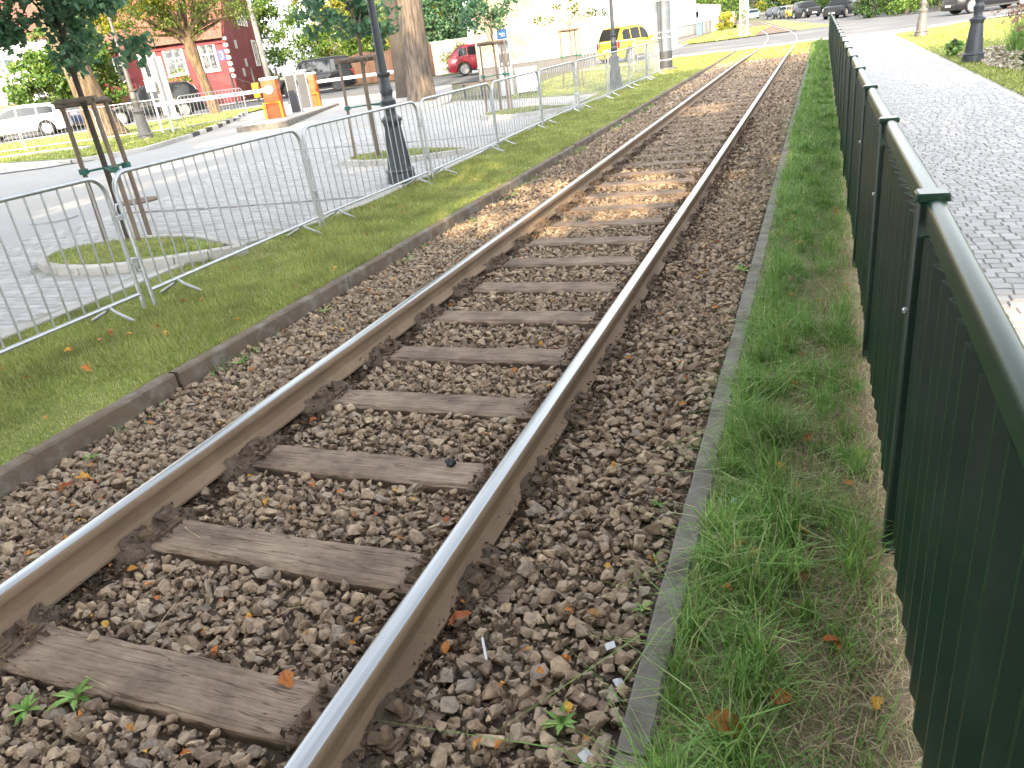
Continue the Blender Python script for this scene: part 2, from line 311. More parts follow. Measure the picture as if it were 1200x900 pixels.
# the lawn sheet is straight; the paved side covers it to the real edge
strip('paving_bed', [(x, y) for x, y in LAWN_EDGE if y < 23], DRIVE_EDGE, .004, M['joint'], 60, 12)
strip('drive', DRIVE_EDGE[:-1] + [(-11.4, 24), (-13.6, 29), (-15.5, 33)], [(-40, .5), (-34, 8), (-16.7, 14.2), (-16, 15.5), (-18.5, 21), (-22.8, 27.7), (-24, 33)], -.004, M['drive'], 70, 24)
strip('street', [(-75, 2), (-34, 25), (-29, 30.5), (-24, 32.6), (-19, 32), (-15.5, 33.2), (-9.4, 41), (-4.3, 40.4), (.4, 40.4), (5, 42), (14, 47), (40, 58)],
      [(-80, 20), (-46, 31), (-34.5, 37.2), (-29, 44.5), (-22, 45), (-14, 49), (-9, 53.8), (-5, 56), (1, 58), (7, 62), (14, 66), (40, 78)], 0, M['asphalt'], 110, 14)
strip('street', [(-1.5, 56), (-4.6, 100), (-15, 190)], [(9, 60), (5, 100), (-2, 190)], -.004, M['asphalt'], 40, 8)
strip('pavement', [(-9.6, 40), (-7.0, 39.2), (.4, 39.2), (2.9, 36), (5.5, 41), (14, 46)], [(-9.4, 40.8), (-6.5, 41.5), (.4, 41.6), (3.2, 41.2), (5.4, 42), (14, 46.6)], .006, M['conc'], 50, 4)
strip('pavement', [(-11.0, 41), (-11.0, 90)], [(-8.2, 46), (-9.4, 90)], .01, M['conc'], 30, 5)
strip('grass_verge', [(-9.0, 57), (-11.5, 110)], [(-4.12, 57.5), (-9.42, 110)], .012, M['turf'], 30, 6)
strip('tram_bed', [(-4.1, 57.5), (-9.4, 110)], [(-1.6, 58), (-6.9, 110)], .02, M['dirt'], 30, 5)
strip('grass_verge', [(-1.62, 58), (-6.92, 110)], [(.8, 58.5), (-5.2, 110)], .014, M['turf'], 30, 5)
strip('verge', [(-.33, .2), (-.33, 39.4)], [(.36, .2), (.36, 39.4)], -.012, M['soil_r'], 80, 8)
strip('path', [(.34, .2), (.34, 39.2)], [(2.80, .2), (2.80, 39.2)], -.001, M['joint'], 80, 6)
strip('lawn', [(2.74, 1), (2.74, 23), (2.74, 36), (5.2, 41)], [(25, 3), (25, 23), (25, 38), (24, 46)], -.006, M['turf'], 50, 14)
strip('lawn', [(-24.3, 16), (-16.7, 14.6), (-16.3, 15.6), (-18.6, 21), (-22.8, 27.4)], [(-34.5, 23.5), (-33, 25), (-30, 27.8), (-28, 30), (-24, 31.8)], .03, M['turf'], 30, 10)
strip('pavement', [(-26, 10), (-17.4, 13.4), (-16.7, 14.2)], [(-29, 15.5), (-24.3, 16.3), (-19.5, 17.2)], .02, M['conc'], 20, 6)
strip('pavement', [(-46, 31.2), (-34.5, 37.4), (-29, 44.7)], [(-47, 35), (-36, 40), (-30.5, 47)], .06, M['conc'], 30, 4)
strip('grass_verge', [(-22, 45.3), (-14, 49.3)], [(-32, 70), (-22, 74)], .03, M['turf'], 20, 10)

# ------------------------------------------------------------------ ballast bed
XL, XR = -2.605, -1.107
def sm(a, b, x): t = np.clip((x - a) / (b - a), 0, 1); return t * t * (3 - 2 * t)
def bz(X, Y):
    h = np.where(X < XL, -.055 - .055 * np.clip((XL - X) / 1.0, 0, 1), np.where(X > XR, -.06 + .03 * np.clip((X - XR) / .7, 0, 1), -.086))
    return h + zt(X, Y) + .022 * sm(7, 13, Y) + .03 * sm(28, 38, Y)
bed = strip('ballast_bed', [(-3.70, .1), (-3.70, 39.3)], [(-.36, .1), (-.36, 39.3)], -.024, M['dirt'], 160, 24, bz)
SLEEPERS = [1.19 + .652 * k for k in range(-1, 34)]

def rock_protos(n, seed, npts=13):
    rr = np.random.default_rng(seed); outp = []
    for k in range(n):
        p = rr.normal(size=(npts, 3)); p /= np.linalg.norm(p, axis=1)[:, None]; p *= rr.uniform(.78, 1.0, (npts, 1)); p = np.sign(p) * np.abs(p) ** .75
        p *= [1, rr.uniform(.62, .95), rr.uniform(.45, .72)]
        bm = bmesh.new()
        for q in p: bm.verts.new(q)
        res = bmesh.ops.convex_hull(bm, input=bm.verts); bmesh.ops.delete(bm, geom=[v for v in bm.verts if not v.link_faces], context='VERTS')
        bmesh.ops.triangulate(bm, faces=bm.faces); bm.verts.ensure_lookup_table(); bm.verts.index_update()
        outp.append((np.array([v.co for v in bm.verts]), np.array([[v.index for v in f.verts] for f in bm.faces]))); bm.free()
    return outp
def rotmats(n, tilt=1.0):
    q = rng.normal(size=(n, 4)) * [1, tilt, tilt, 1]; q /= np.linalg.norm(q, axis=1)[:, None]; w_, x, y, z = q.T
    return np.array([[1-2*(y*y+z*z), 2*(x*y-z*w_), 2*(x*z+y*w_)], [2*(x*y+z*w_), 1-2*(x*x+z*z), 2*(y*z-x*w_)], [2*(x*z-y*w_), 2*(y*z+x*w_), 1-2*(x*x+y*y)]]).transpose(2, 0, 1)
def scatter(P, size, protos, tilt=.42):
    Vs = []; Fs = []; base = 0; which = rng.integers(0, len(protos), len(P)); Rm = rotmats(len(P), tilt)
    for k, (pv, pf) in enumerate(protos):
        ix = np.where(which == k)[0]
        if not len(ix): continue
        V = np.einsum('nij,vj->nvi', Rm[ix], pv) * size[ix, None, None] + P[ix, None, :]
        F = pf[None] + (np.arange(len(ix)) * len(pv))[:, None, None] + base
        Vs.append(V.reshape(-1, 3)); Fs.append(F.reshape(-1, 3)); base += len(ix) * len(pv)
    return np.concatenate(Vs), np.concatenate(Fs)
def jitter_grid(x0, x1, y0, y1, a):
    gx, gy = np.meshgrid(np.arange(x0, x1, a), np.arange(y0, y1, a), indexing='ij'); P = np.c_[gx.ravel(), gy.ravel()]
    return P + rng.uniform(-.5, .5, P.shape) * a
def stone_ok(P, keep_near=.35):
    X, Y = P.T; k = np.ones(len(P), bool)
    for xr in (XL, XR): k &= np.abs(X - xr) > .062
    near_rail = np.minimum(np.abs(X - XL), np.abs(X - XR)); ins = (X > XL) & (X < XR)
    k &= ~((near_rail < np.where(ins, .17, .10)) & (rng.random(len(P)) > keep_near))
    for ys in SLEEPERS:
        bury = np.clip((ys - 7.5) / 7, 0, .75)
        on = (np.abs(Y - ys) < .118) & (X > -2.47) & (X < -1.24); k &= ~(on & (rng.random(len(P)) >= bury))
    return k
PR = rock_protos(14, 3); PRF = rock_protos(8, 5, 8)
Pa = jitter_grid(-3.64, -.41, .55, 8.0, .034); Pa = Pa[stone_ok(Pa)]
Pb = jitter_grid(-3.63, -.42, .55, 8.0, .049); Pb = Pb[stone_ok(Pb, .2)]
Pc = jitter_grid(-3.63, -.42, 8.0, 15.0, .052); Pc = Pc[stone_ok(Pc)]
Pd = jitter_grid(-3.62, -.42, 15.0, 39.0, .085); Pd = Pd[stone_ok(Pd)]
clump = lambda P: .006 * np.sin(P[:, 0] * 9 + 2 * np.sin(P[:, 1] * 5)) * np.cos(P[:, 1] * 11)
def lift(P, dz, j): return np.c_[P, bz(P[:, 0], P[:, 1]) + dz + clump(P) + rng.uniform(-j, j, len(P))]
Pe = jitter_grid(-3.64, -.41, .55, 5.5, .031); Pe = Pe[stone_ok(Pe, .6)]; E3_ = lift(Pe, -.006, .007)
A3 = lift(Pa, -.012, .006); B3 = lift(Pb, .008, .008); C3 = lift(Pc, 0, .010); D3 = lift(Pd, -.004, .010)
sA = rng.gamma(9, 1/9, len(A3)) * .0215; sB = rng.gamma(8, 1/8, len(B3)) * .0245; sB = np.clip(sB, .011, .045)
d = np.hypot(B3[:, 0], B3[:, 1]); score = np.where(inframe(B3, -6), sB / (d + .0), 0); near = np.argsort(-score)[:300]
mesh_pr = [npmesh('stone', v, f, M['stone']) for v, f in PR]
for i in near:
    o = link('stone', mesh_pr[i % 14], bed, B3[i], (rng.normal() * .38, rng.normal() * .38, rng.uniform(0, 6.3))); o.scale = (sB[i],) * 3
rest = np.ones(len(B3), bool); rest[near] = False
V, F = scatter(np.r_[A3, B3[rest]], np.r_[sA, sB[rest]], PR)
o = link('ballast', npmesh('ballast', V, F, M['stone']), bed); o['kind'] = 'stuff'
V, F = scatter(np.r_[E3_, C3, D3], np.r_[rng.uniform(.007, .014, len(E3_)), rng.gamma(9, 1/9, len(C3)) * .031, rng.gamma(9, 1/9, len(D3)) * .045], PRF)
o = link('ballast', npmesh('ballast', V, F, M['stone']), bed); o['kind'] = 'stuff'

# dark leaf litter and crumbs packed against the rails
def flakes(P, size, flat=.5):
    n = len(P); base = np.array([[-1, -.35, 0], [.1, -.5, .12], [1, .05, 0], [.05, .5, .14]]); Rm = rotmats(n, flat)
    V = np.einsum('nij,vj->nvi', Rm, base) * size[:, None, None] + P[:, None, :]
    return V.reshape(-1, 3), np.arange(n * 4).reshape(n, 4)
def near_rails(n, y0, y1, w0):
    Y = y0 + (y1 - y0) * rng.random(n) ** 1.5; side = rng.random(n); off = np.abs(rng.normal(0, w0, n)) + .02
    X = np.where(side < .38, XL + off, np.where(side < .70, XR - off, np.where(side < .92, XR + off, XL - off)))
    return np.c_[X, Y]
P = near_rails(30000, .6, 14, .085); P = P[(P[:, 0] > -3.6) & (P[:, 0] < -.45)]
V, F = flakes(np.c_[P, bz(P[:, 0], P[:, 1]) + rng.uniform(-.012, .022, len(P))], rng.uniform(.006, .02, len(P)))
o = link('leaf_litter', npmesh('leaf_litter', V, F, M['litter'])); tag(o, 'dark crumbled leaf litter packed along the rails', 'litter', kind='stuff')
P = jitter_grid(-3.6, -.45, .6, 9, .05); P = P[rng.random(len(P)) < .5]
V, F = flakes(np.c_[P, bz(P[:, 0], P[:, 1]) + rng.uniform(-.01, .014, len(P))], rng.uniform(.005, .013, len(P)))
o = link('leaf_litter', npmesh('leaf_litter', V, F, M['litter'])); tag(o, 'dark crumbs of dead leaves between the ballast stones', 'litter', kind='stuff')

# dirt heaped over the sleeper ends at the fastenings
def ridge(xr, sgn):
    ny, mx = 700, 9; ys = np.linspace(.3, 13, ny); u = np.linspace(0, 1, mx); ph = rng.uniform(0, 6, 4)
    wd = .150 + .022 * np.sin(ys * 9 + ph[0]) + .018 * np.sin(ys * 23 + ph[1]) + rng.normal(0, .006, ny)
    near_s = np.min(np.abs(ys[:, None] - np.array(SLEEPERS)[None]), 1); hi = 1 - sm(.13, .24, near_s)
    X = xr + sgn * (.030 + wd[:, None] * u[None]); Y = np.repeat(ys[:, None], mx, 1)
    z = np.where(u < .62, -.030 - .012 * u / .62, -.042 - .075 * (u - .62) / .38)[None] + rng.normal(0, .0035, (ny, mx)) + .006 * np.sin(Y * 31 + X * 40) - .055 * (1 - hi)[:, None]
    Zz = zt(X, Y) + z; i, j = np.meshgrid(np.arange(ny - 1), np.arange(mx - 1), indexing='ij'); a = (i * mx + j).ravel(); F = np.c_[a, a + mx, a + mx + 1, a + 1]
    o = link('dirt_ridge', npmesh('dirt_ridge', np.c_[X.ravel(), Y.ravel(), Zz.ravel()], F if sgn < 0 else F[:, ::-1], M['dirt'], True)); o['kind'] = 'structure'
ridge(XL, 1); ridge(XR, -1); ridge(XR, 1)
P = np.concatenate([np.c_[xr + s * rng.uniform(.04, .2, 2600), np.repeat(np.array(SLEEPERS[:20]), 130) + rng.normal(0, .09, 2600)] for xr, s in ((XL, 1), (XR, -1), (XR, 1))])
V, F = flakes(np.c_[P, zt(P[:, 0], P[:, 1]) + rng.uniform(-.05, -.022, len(P))], rng.uniform(.006, .018, len(P)))
o = link('leaf_litter', npmesh('leaf_litter', V, F, M['litter'])); tag(o, 'dark dead leaves and crumbs heaped round the rail fastenings', 'litter', kind='stuff')

# ------------------------------------------------------------------ kerbs
def kerb_line(name, x0, x1, y0, y1, top, length, m_, lip=.012, depth=.22):
    e = bpy.data.objects.new(name, None); COL.objects.link(e); e['kind'] = 'structure'
    var = []
    for k in range(5):
        mb = MB(); n = 9; rings = []
        for i in range(n):
            y = (length - .006) * i / (n - 1); a = random.uniform(-.0025, .0025); b = random.uniform(-.004, .004); cz = random.uniform(-.003, .002)
            rings.append([(x0 + a, y, -depth), (x1 + b, y, -depth), (x1 + b, y, -lip + cz), (x1 - lip + b, y, cz), (x0 + lip + a, y, cz), (x0 + a, y, -lip + cz)])
        mb.loft(rings, True, True, True); var.append(mb.mesh('kerb_stone', m_))
    y = y0; k = 0
    while y < y1:
        ym = y + length / 2; sl = Z(0, y + length) - Z(0, y)
        o = link('kerb_stone', var[(k * 3 + k // 4) % 5], e, (random.uniform(-.004, .004), y, Z(0, y) + top + random.uniform(-.004, .004)), (math.atan2(sl, length), 0, random.uniform(-.003, .003)))
        y += length; k += 1
kerb_line('kerb', -3.745, -3.66, .2, 39, .012, 1.0, M['kerb_brown'])
kerb_line('kerb', -.403, -.322, .25, 39, .0, 1.0, M['kerb_dark'], .008)

# ------------------------------------------------------------------ rails
def rail(label, xoff, far_dx):
    cl = [(xoff, y) for y in np.arange(-1, 38, .5)] + [(xoff - .0022 * (y - 38) ** 2, y) for y in np.arange(38, 62, 1.0)]
    x62 = cl[-1][0]; sl = -.0022 * 2 * 23
    cl += [(x62 + sl * 1.05 * (y - 61), y) for y in np.arange(62, 108, 2.0)]
    prof = [(-.0625, -.150), (.0625, -.150), (.0625, -.139), (.022, -.124), (.009, -.112), (.008, -.056), (.016, -.046), (.033, -.041), (.0355, -.034), (.0355, -.012), (.030, -.003), (.020, 0.0005), (0, .0015), (-.020, .0005), (-.030, -.003), (-.0355, -.012), (-.0355, -.034), (-.033, -.041), (-.016, -.046), (-.008, -.056), (-.009, -.112), (-.022, -.124), (-.0625, -.139)]
    rings = []
    for i, (x, y) in enumerate(cl):
        a = cl[max(i-1, 0)]; b = cl[min(i+1, len(cl)-1)]; t = Vector((b[0]-a[0], b[1]-a[1])).normalized(); top = .095 - .082 * float(sm(27, 40, y)) + .03 * float(sm(56, 59, y))
        rings.append([(x + t.y * px, y - t.x * px, Z(x, y) + top + pz) for px, pz in prof])
    n = len(prof); mb = MB(); mb.loft(rings, True, True, True)
    for i in range(len(rings) - 1):
        for j in range(n): mb.m[i * n + j] = 0 if 10 < j + .5 < 14 else 1
    o = mb.build('rail', [M['rail_top'], M['rail_rust']], smooth=True); tag(o, label, 'rail', 'rails of the tram track')
rail('left rail with shiny worn head, beside the brown kerb and lawn', XL, 0)
rail('right rail with shiny worn head, nearer the green fence', XR, 0)

# ------------------------------------------------------------------ sleepers
ORD = ['first','second','third','fourth','fifth','sixth','seventh','eighth','ninth','tenth','eleventh','twelfth','thirteenth','fourteenth','fifteenth','sixteenth','seventeenth','eighteenth','nineteenth','twentieth','twenty-first','twenty-second','twenty-third','twenty-fourth','twenty-fifth','twenty-sixth','twenty-seventh','twenty-eighth','twenty-ninth','thirtieth']
def timber(seed):
    r_ = random.Random(seed); mb = MB(); n = 40; rings = []; L = 1.96
    e1 = e2 = 0
    for i in range(n):
        x = -L/2 + L * i / (n - 1); e1 = .8 * e1 + r_.uniform(-.003, .003); e2 = .8 * e2 + r_.uniform(-.003, .003); s = r_.uniform(-.0018, .0018)
        w0 = -.104 + e1; w1 = .104 + e2; c = .012 + r_.uniform(0, .010)
        rings.append([(x, w0, -.14), (x, w0, -c), (x, w0 + c, -.002 + s), (x, w0 + .05, s), (x, 0, s * .5 - .001), (x, w1 - .05, -s), (x, w1 - c, -.002 - s), (x, w1, -c), (x, w1, -.14)])
    return mb.loft(rings, False).mesh('timber', M['sleeper'])
TIM = [timber(k) for k in range(7)]
mbp = MB(); mbp.cbox(-.17, .17, -.08, .08, 0, .014, .004); PLATE = mbp.mesh('baseplate', M['iron_rust'])
mbb = MB(); mbb.lathe([(.030, 0), (.030, .008), (.017, .009), (.017, .020), (.013, .021), (.013, .050), (.011, .053)], 8); mbb.box(-.012, .05, -.016, .016, .006, .022); BOLT = mbb.mesh('bolt', M['iron_rust'])
for k, ys in enumerate(SLEEPERS):
    xc = (XL + XR) / 2; z = Z(xc, ys) - .052 + random.uniform(-.004, .004)
    if k == 0: lab = 'wooden sleeper nearest the camera, just below the bottom edge of the photo'
    elif k <= 30: lab = f'weathered brown wooden sleeper, {ORD[k-1]} in view counted up from the bottom of the photo'
    else: lab = f'half-buried wooden sleeper far up the track, {["fourth", "third", "second"][k-31] + " last" if k < 34 else "last"} before the road crossing'
    t = thing('sleeper', lab, 'sleeper', (xc + random.uniform(-.02, .02), ys, z), random.uniform(-.012, .012), 'wooden sleepers under the rails')
    link('timber', TIM[k % 7], t, (0, 0, 0), (0, 0, math.pi if k % 2 else 0))
    if k < 14:
        for s in (-1, 1):
            p = link('baseplate', PLATE, t, (s * .749, 0, .001))
            for a, b_ in ((-1, -.045), (-1, .045), (1, -.045), (1, .045)):
                link('bolt', BOLT, p, (a * random.uniform(.118, .135), b_ + random.uniform(-.008, .008), .013), (random.uniform(-.12, .12), random.uniform(-.12, .12), (0 if a < 0 else math.pi) + random.uniform(-.4, .4)))

# ------------------------------------------------------------------ block paving and setts
def pave(name, rowf, blk, parent, m_, top, ndet=300):
    """rowf: list of (x, y, w, h, rz) blocks"""
    B = np.array(rowf); w_, h_ = B[:, 2], B[:, 3]; zc = zt(B[:, 0], B[:, 1]) + top + rng.uniform(-.0025, .0025, len(B))
    P = np.c_[B[:, :2], zc]; ok = inframe(P, 4); B = B[inframe(P, 120)]; P = P[inframe(P, 120)]; ok = inframe(P, 0)
    d = np.linalg.norm(P - [0, 0, EYE], axis=1); sc = np.where(ok & ~((P[:, 0] < 2) & (P[:, 0] > 0) & (P[:, 1] < 2.5)), 1 / d, 0); top300 = np.argsort(-sc)[:ndet]
    base = np.array([[-.5,-.5,-1],[.5,-.5,-1],[.5,.5,-1],[-.5,.5,-1],[-.5,-.5,-.12],[.5,-.5,-.12],[.5,.5,-.12],[-.5,.5,-.12],[-.45,-.45,0],[.45,-.45,0],[.45,.45,0],[-.45,.45,0]])
    Fq = np.array([[0,1,5,4],[1,2,6,5],[2,3,7,6],[3,0,4,7],[4,5,9,8],[5,6,10,9],[6,7,11,10],[7,4,8,11],[8,9,10,11]])
    me = npmesh(blk, base, Fq, m_)
    for i in top300:
        o = link(blk, me, parent, P[i], (rng.normal() * .01, rng.normal() * .01, B[i, 4])); o.scale = (B[i, 2], B[i, 3], .05)
    rest = np.ones(len(B), bool); rest[top300] = False; B = B[rest]; P = P[rest]; c, s = np.cos(B[:, 4]), np.sin(B[:, 4])
    lx = base[None, :, 0] * B[:, 2, None]; ly = base[None, :, 1] * B[:, 3, None]; lz = base[None, :, 2] * .05 + 0 * lx
    V = np.stack([P[:, 0, None] + lx * c[:, None] - ly * s[:, None], P[:, 1, None] + lx * s[:, None] + ly * c[:, None], P[:, 2, None] + lz], -1).reshape(-1, 3)
    F = (Fq[None] + (np.arange(len(B)) * 12)[:, None, None]).reshape(-1, 4)
    o = link(name, npmesh(name, V, F, m_), parent); o['kind'] = 'stuff'
E2 = np.array(LAWN_EDGE); E3 = np.array(DRIVE_EDGE)
ISL = [(-7.0, 6.0, 1.12, .62), (-7.0, 12.2, 1.0, .62), (-6.85, 18.4, 1.0, .85)]
def in_island(x, y):
    for cx, cy, a, b in ISL:
        if ((x - cx) / (a + .12)) ** 2 + ((y - cy) / (b + .12)) ** 2 < 1 or (cx < x < cx + 1.6 and abs(y - cy - .0) < .4 * (cx + 1.6 - x)): return True
    return False
rows = []; r_i = 0; y = 1.0
while y < 22.5:
    xe = np.interp(y, E2[:, 1], E2[:, 0]) - .16; xd = np.interp(y, E3[:, 1], E3[:, 0]); x = -4.9 - (.1 if r_i % 2 else 0)
    while x > xd + .1:
        if x < xe - .1 and not in_island(x, y): rows.append((x, y, .194, .094, rng.normal() * .008))
        x -= .2
    y += .1; r_i += 1
pavbed = [o for o in S.objects if o.name.startswith('paving_bed')][0]
pave('paving_blocks', rows, 'paving_block', pavbed, M['block'], .012)
rows = []; y = 2.2; r_i = 0
while y < 38.5:
    x = .42 + (.055 if r_i % 2 else 0)
    while x < 2.62:
        w_ = rng.uniform(.088, .118); rows.append((x + w_ / 2, y + rng.normal() * .006, w_ * .93, .094 * rng.uniform(.86, 1.02), rng.normal() * .05)); x += w_
    y += .102; r_i += 1
pathob = [o for o in S.objects if o.name.startswith('path')][0]
pave('setts', rows, 'sett', pathob, M['sett'], .008)
# edging of the paved areas
def edge_run(name, pts, w_, h_, m_, seg=.8, paint2=None):
    e = bpy.data.objects.new(name, None); COL.objects.link(e); e['kind'] = 'structure'; P = np.array(pts, float); dd = np.r_[0, np.cumsum(np.hypot(*np.diff(P, axis=0).T))]; n = max(1, int(dd[-1] / seg))
    me = {}
    for i in range(n):
        u0, u1 = dd[-1] * i / n, dd[-1] * (i + 1) / n; a = (np.interp(u0, dd, P[:, 0]), np.interp(u0, dd, P[:, 1])); b = (np.interp(u1, dd, P[:, 0]), np.interp(u1, dd, P[:, 1]))
        L = math.hypot(b[0]-a[0], b[1]-a[1]) - .006; mm = m_ if not (paint2 and i % 2) else paint2
        if paint2: pass
        mb = MB().cbox(0, L, -w_/2, w_/2, -.15, h_, min(.012, h_ * .4 + .003)); o = mb.build('kerb_stone', mm, e, False, (a[0], a[1], Z(*a)), (0, -math.atan2(Z(*b) - Z(*a), L), math.atan2(b[1]-a[1], b[0]-a[0])))
edge_run('path_edge', [(2.70, 1), (2.70, 36.4)], .1, .010, M['conc'], 1.0)
edge_run('paving_edge', [(x - .06, y) for x, y in LAWN_EDGE if y < 27], .1, .014, M['conc'], 1.0)
for cx, cy, a, b in ISL:
    tip = (cx + 1.55, cy + .05); arc = [(cx + a * math.cos(t), cy + b * math.sin(t)) for t in np.linspace(R(60), R(300), 22)]
    edge_run('island_kerb', [tip] + arc + [tip], .10, .10, M['conc'], .34)
    mb = MB(); pts = [(tip[0] - .2, tip[1])] + arc; n = len(pts)
    mb.add([(x, y, Z(x, y) + .075) for x, y in pts] + [(cx, cy, Z(cx, cy) + .085)], [(i, (i + 1) % n, n) for i in range(n)])
    o = mb.build('island_soil', M['turf']); o['kind'] = 'structure'
edge_run('drive_kerb', [(-24.3, 15.8), (-19, 13.6), (-16.8, 14.0), (-16.2, 15.4), (-17.2, 18.2)], .14, .10, M['conc'], .9)
mk = mat('dark_kerb_paint', (.07, .07, .07), None, 4, .85); mw = mat('pale_kerb_paint', (.62, .60, .56), None, 4, .85)
edge_run('striped_kerb', [(-17.2, 18.2), (-18.6, 21), (-20.5, 24.2), (-22.8, 27.7)], .14, .11, mk, .72, mw)
edge_run('street_kerb', [(-34, 25), (-29, 30.3), (-24, 32.3)], .14, .09, M['conc'], 1.0)
edge_run('lawn_kerb', [(-24.8, 16.1), (-22.5, 17.6), (-20.5, 17.4)], .3, .11, M['conc'], 1.3)
for ya, yb, x0, x1 in ((8.3, 8.75, -9.6, -5.6), (14.2, 14.6, -10.7, -5.8)): edge_run('drain_channel', [(x0, ya), (x1, yb)], .13, .0145, M['kerb_dark'], .5)
# manhole covers on the drive
for x, y, lab, m_ in ((-10.15, 9.2, 'rusty round manhole cover at the edge of the drive', M['iron_rust']), (-10.6, 8.0, 'grey round manhole cover in the pale drive', M['drive'])):
    o = MB().lathe([(.33, -.03), (.33, .004), (.31, .008), (.29, .005), (.0, .007)][:-1] + [(.02, .007)], 24).build('manhole_cover', m_, loc=(x, y, Z(x, y) + .004)); tag(o, lab, 'manhole cover')
# ------------------------------------------------------------------ green fence along the path
FX = 0.285                                           # centre line of the fence
fence = thing('fence', 'dark green steel fence of vertical slats with a rounded top rail along the path', 'fence', (FX, 0, 0))
PSP = 1.545; PY = [.68 + PSP * k for k in range(-1, 25)]
FH = 1.10
mb = MB(); mb.cbox(-.034, .034, -.034, .034, -.05, FH + .01, .006); POST = mb.mesh('post', M['fence_green'], True)
mb = MB(); mb.cbox(-.040, .040, -.040, .040, FH + .010, FH + .031, .006); CAP = mb.mesh('post_cap', M['fence_rail'], True)
def rail_prof(L):
    mb = MB(); a = .024; pr = [(-a, 0), (a, 0), (a, .040), (a * .95, .048), (a * .8, .0545), (a * .5, .0588), (0, .0605), (-a * .5, .0588), (-a * .8, .0545), (-a * .95, .048), (-a, .040)]
    return mb.loft([[(x, 0, z) for x, z in pr], [(x, L, z) for x, z in pr]], True, True, True)
RAILM = rail_prof(PSP - .076).mesh('top_rail', M['fence_rail'], True)
NS = 12; SW = (PSP - .08) / NS
mb = MB()                                            # one slat: a folded strip, leaning out on one edge
pr = [(.014, -.004), (-.018, SW - .016), (-.018, SW - .004), (.006, SW - .002), (.006, SW - .006), (-.013, SW - .009), (-.013, SW - .015), (.019, -.001)]
mb.loft([[(x, y, 0) for x, y in pr], [(x, y, FH - .130) for x, y in pr]], True, True, True); mb.m[1] = 1; SLAT = mb.mesh('slat', [M['fence_green'], M['fence_rail']])
mb = MB(); mb.lathe([(.010, 0), (.010, .006), (.006, .010)], 6); SCREW = mb.mesh('screw', M['galv'])
for k, py in enumerate(PY):
    zb = Z(FX, py); p = link('post', POST, fence, (0, py, zb)); link('post_cap', CAP, p, (0, 0, 0))
    if k < 5: link('screw', SCREW, p, (-.034, -.045 if False else 0, .80), (0, -math.pi / 2, 0))
    if k == len(PY) - 1: break
    dz = Z(FX, py + PSP) - zb; tilt = math.atan2(dz, PSP)
    d0, d1 = (.082, .040) if k == 1 else (.038 + random.uniform(-.004, .004), .038 + random.uniform(-.004, .004))
    link('top_rail', RAILM, fence, (.006, py + .038, zb + FH - d0), (tilt + math.atan2(d0 - d1, PSP), 0, 0))
    for j in range(NS):
        yy = py + .040 + j * SW; link('slat', SLAT, fence, (random.uniform(-.0015, .0015), yy, Z(FX, yy) + .05), (0, 0, random.uniform(-.03, .03)))
mb = MB(); [mb.box(-.012, .012, py + .034, py + PSP - .034, Z(FX, py) + .10, Z(FX, py) + .14) for py in PY[:-1]]; mb.build('lower_rail', M['fence_green'], fence, loc=(.03, 0, 0))

# ------------------------------------------------------------------ crowd barriers
def barrier_proto(L, H=1.08):
    t = thing('crowd_barrier', '', 'barrier'); r = .019; c = .14
    pts = [(0, 0, .0), (0, 0, H - c)] + [(c - c * math.cos(a), 0, H - c + c * math.sin(a)) for a in np.linspace(R(15), R(90), 6)] + [(L - c + c * math.sin(a), 0, H - c + c * math.cos(a)) for a in np.linspace(0, R(75), 6)] + [(L, 0, H - c), (L, 0, 0)]
    fr = MB().tube(pts, r, 10).build('frame', M['galv'], t, True)
    MB().tube([(0, 0, .13), (L, 0, .13)], .016, 8).build('bottom_rail', M['galv'], t, True)
    me = MB().tube([(0, 0, .13), (0, 0, H - .008)], .0075, 6).mesh('bar', M['galv'], True); n = 19
    for i in range(1, n): link('bar', me, t, (L * i / n, 0, 0))
    fm = MB().tube([(0, -.23, .008), (0, -.05, .085), (0, 0, .125), (0, .05, .085), (0, .23, .008)], .014, 8).mesh('foot', M['galv'], True)
    for x in (.32, L - .32): link('foot', fm, t, (x, 0, 0))
    hk = MB(); hk.tube([(0, 0, -.05), (-.05, 0, -.05), (-.065, 0, 0), (-.05, 0, .05), (0, 0, .05)], .012, 8); hk = hk.mesh('hook', M['galv'], True)
    for z in (.36, .80): link('hook', hk, t, (0, .0, z))
    cl = MB().cbox(-.035, .035, -.03, .03, -.02, .02, .006).mesh('clamp', M['galv'])
    for z in (.42, .72): link('clamp', cl, t, (L + .03, 0, z + random.uniform(-.05, .05)))
    return t
BL = 2.56; bp_ = barrier_proto(BL); BX = -5.15; jy = [-.84 + 2.655 * k for k in range(0, 12)]
labs = ['galvanised crowd barrier cut off by the left edge, nearest the camera', 'galvanised crowd barrier with the staked tree island behind it', 'galvanised crowd barrier just left of the dark fluted lamp post', 'galvanised crowd barrier in front of the dark fluted lamp post', 'galvanised crowd barrier in the lawn row, first to the right of the fluted lamp post',
        'galvanised crowd barrier in the lawn row, second to the right of the fluted lamp post', 'galvanised crowd barrier in front of the white slatted cabinet', 'galvanised crowd barrier in front of the thin staked sapling by the cream wall', 'galvanised crowd barrier just left of the slim lamp post before the yellow car', 'galvanised crowd barrier in front of the yellow car', 'last galvanised crowd barrier of the lawn row, ending at the grey mast']
GB = 'crowd barriers standing on the lawn beside the track'
first = True
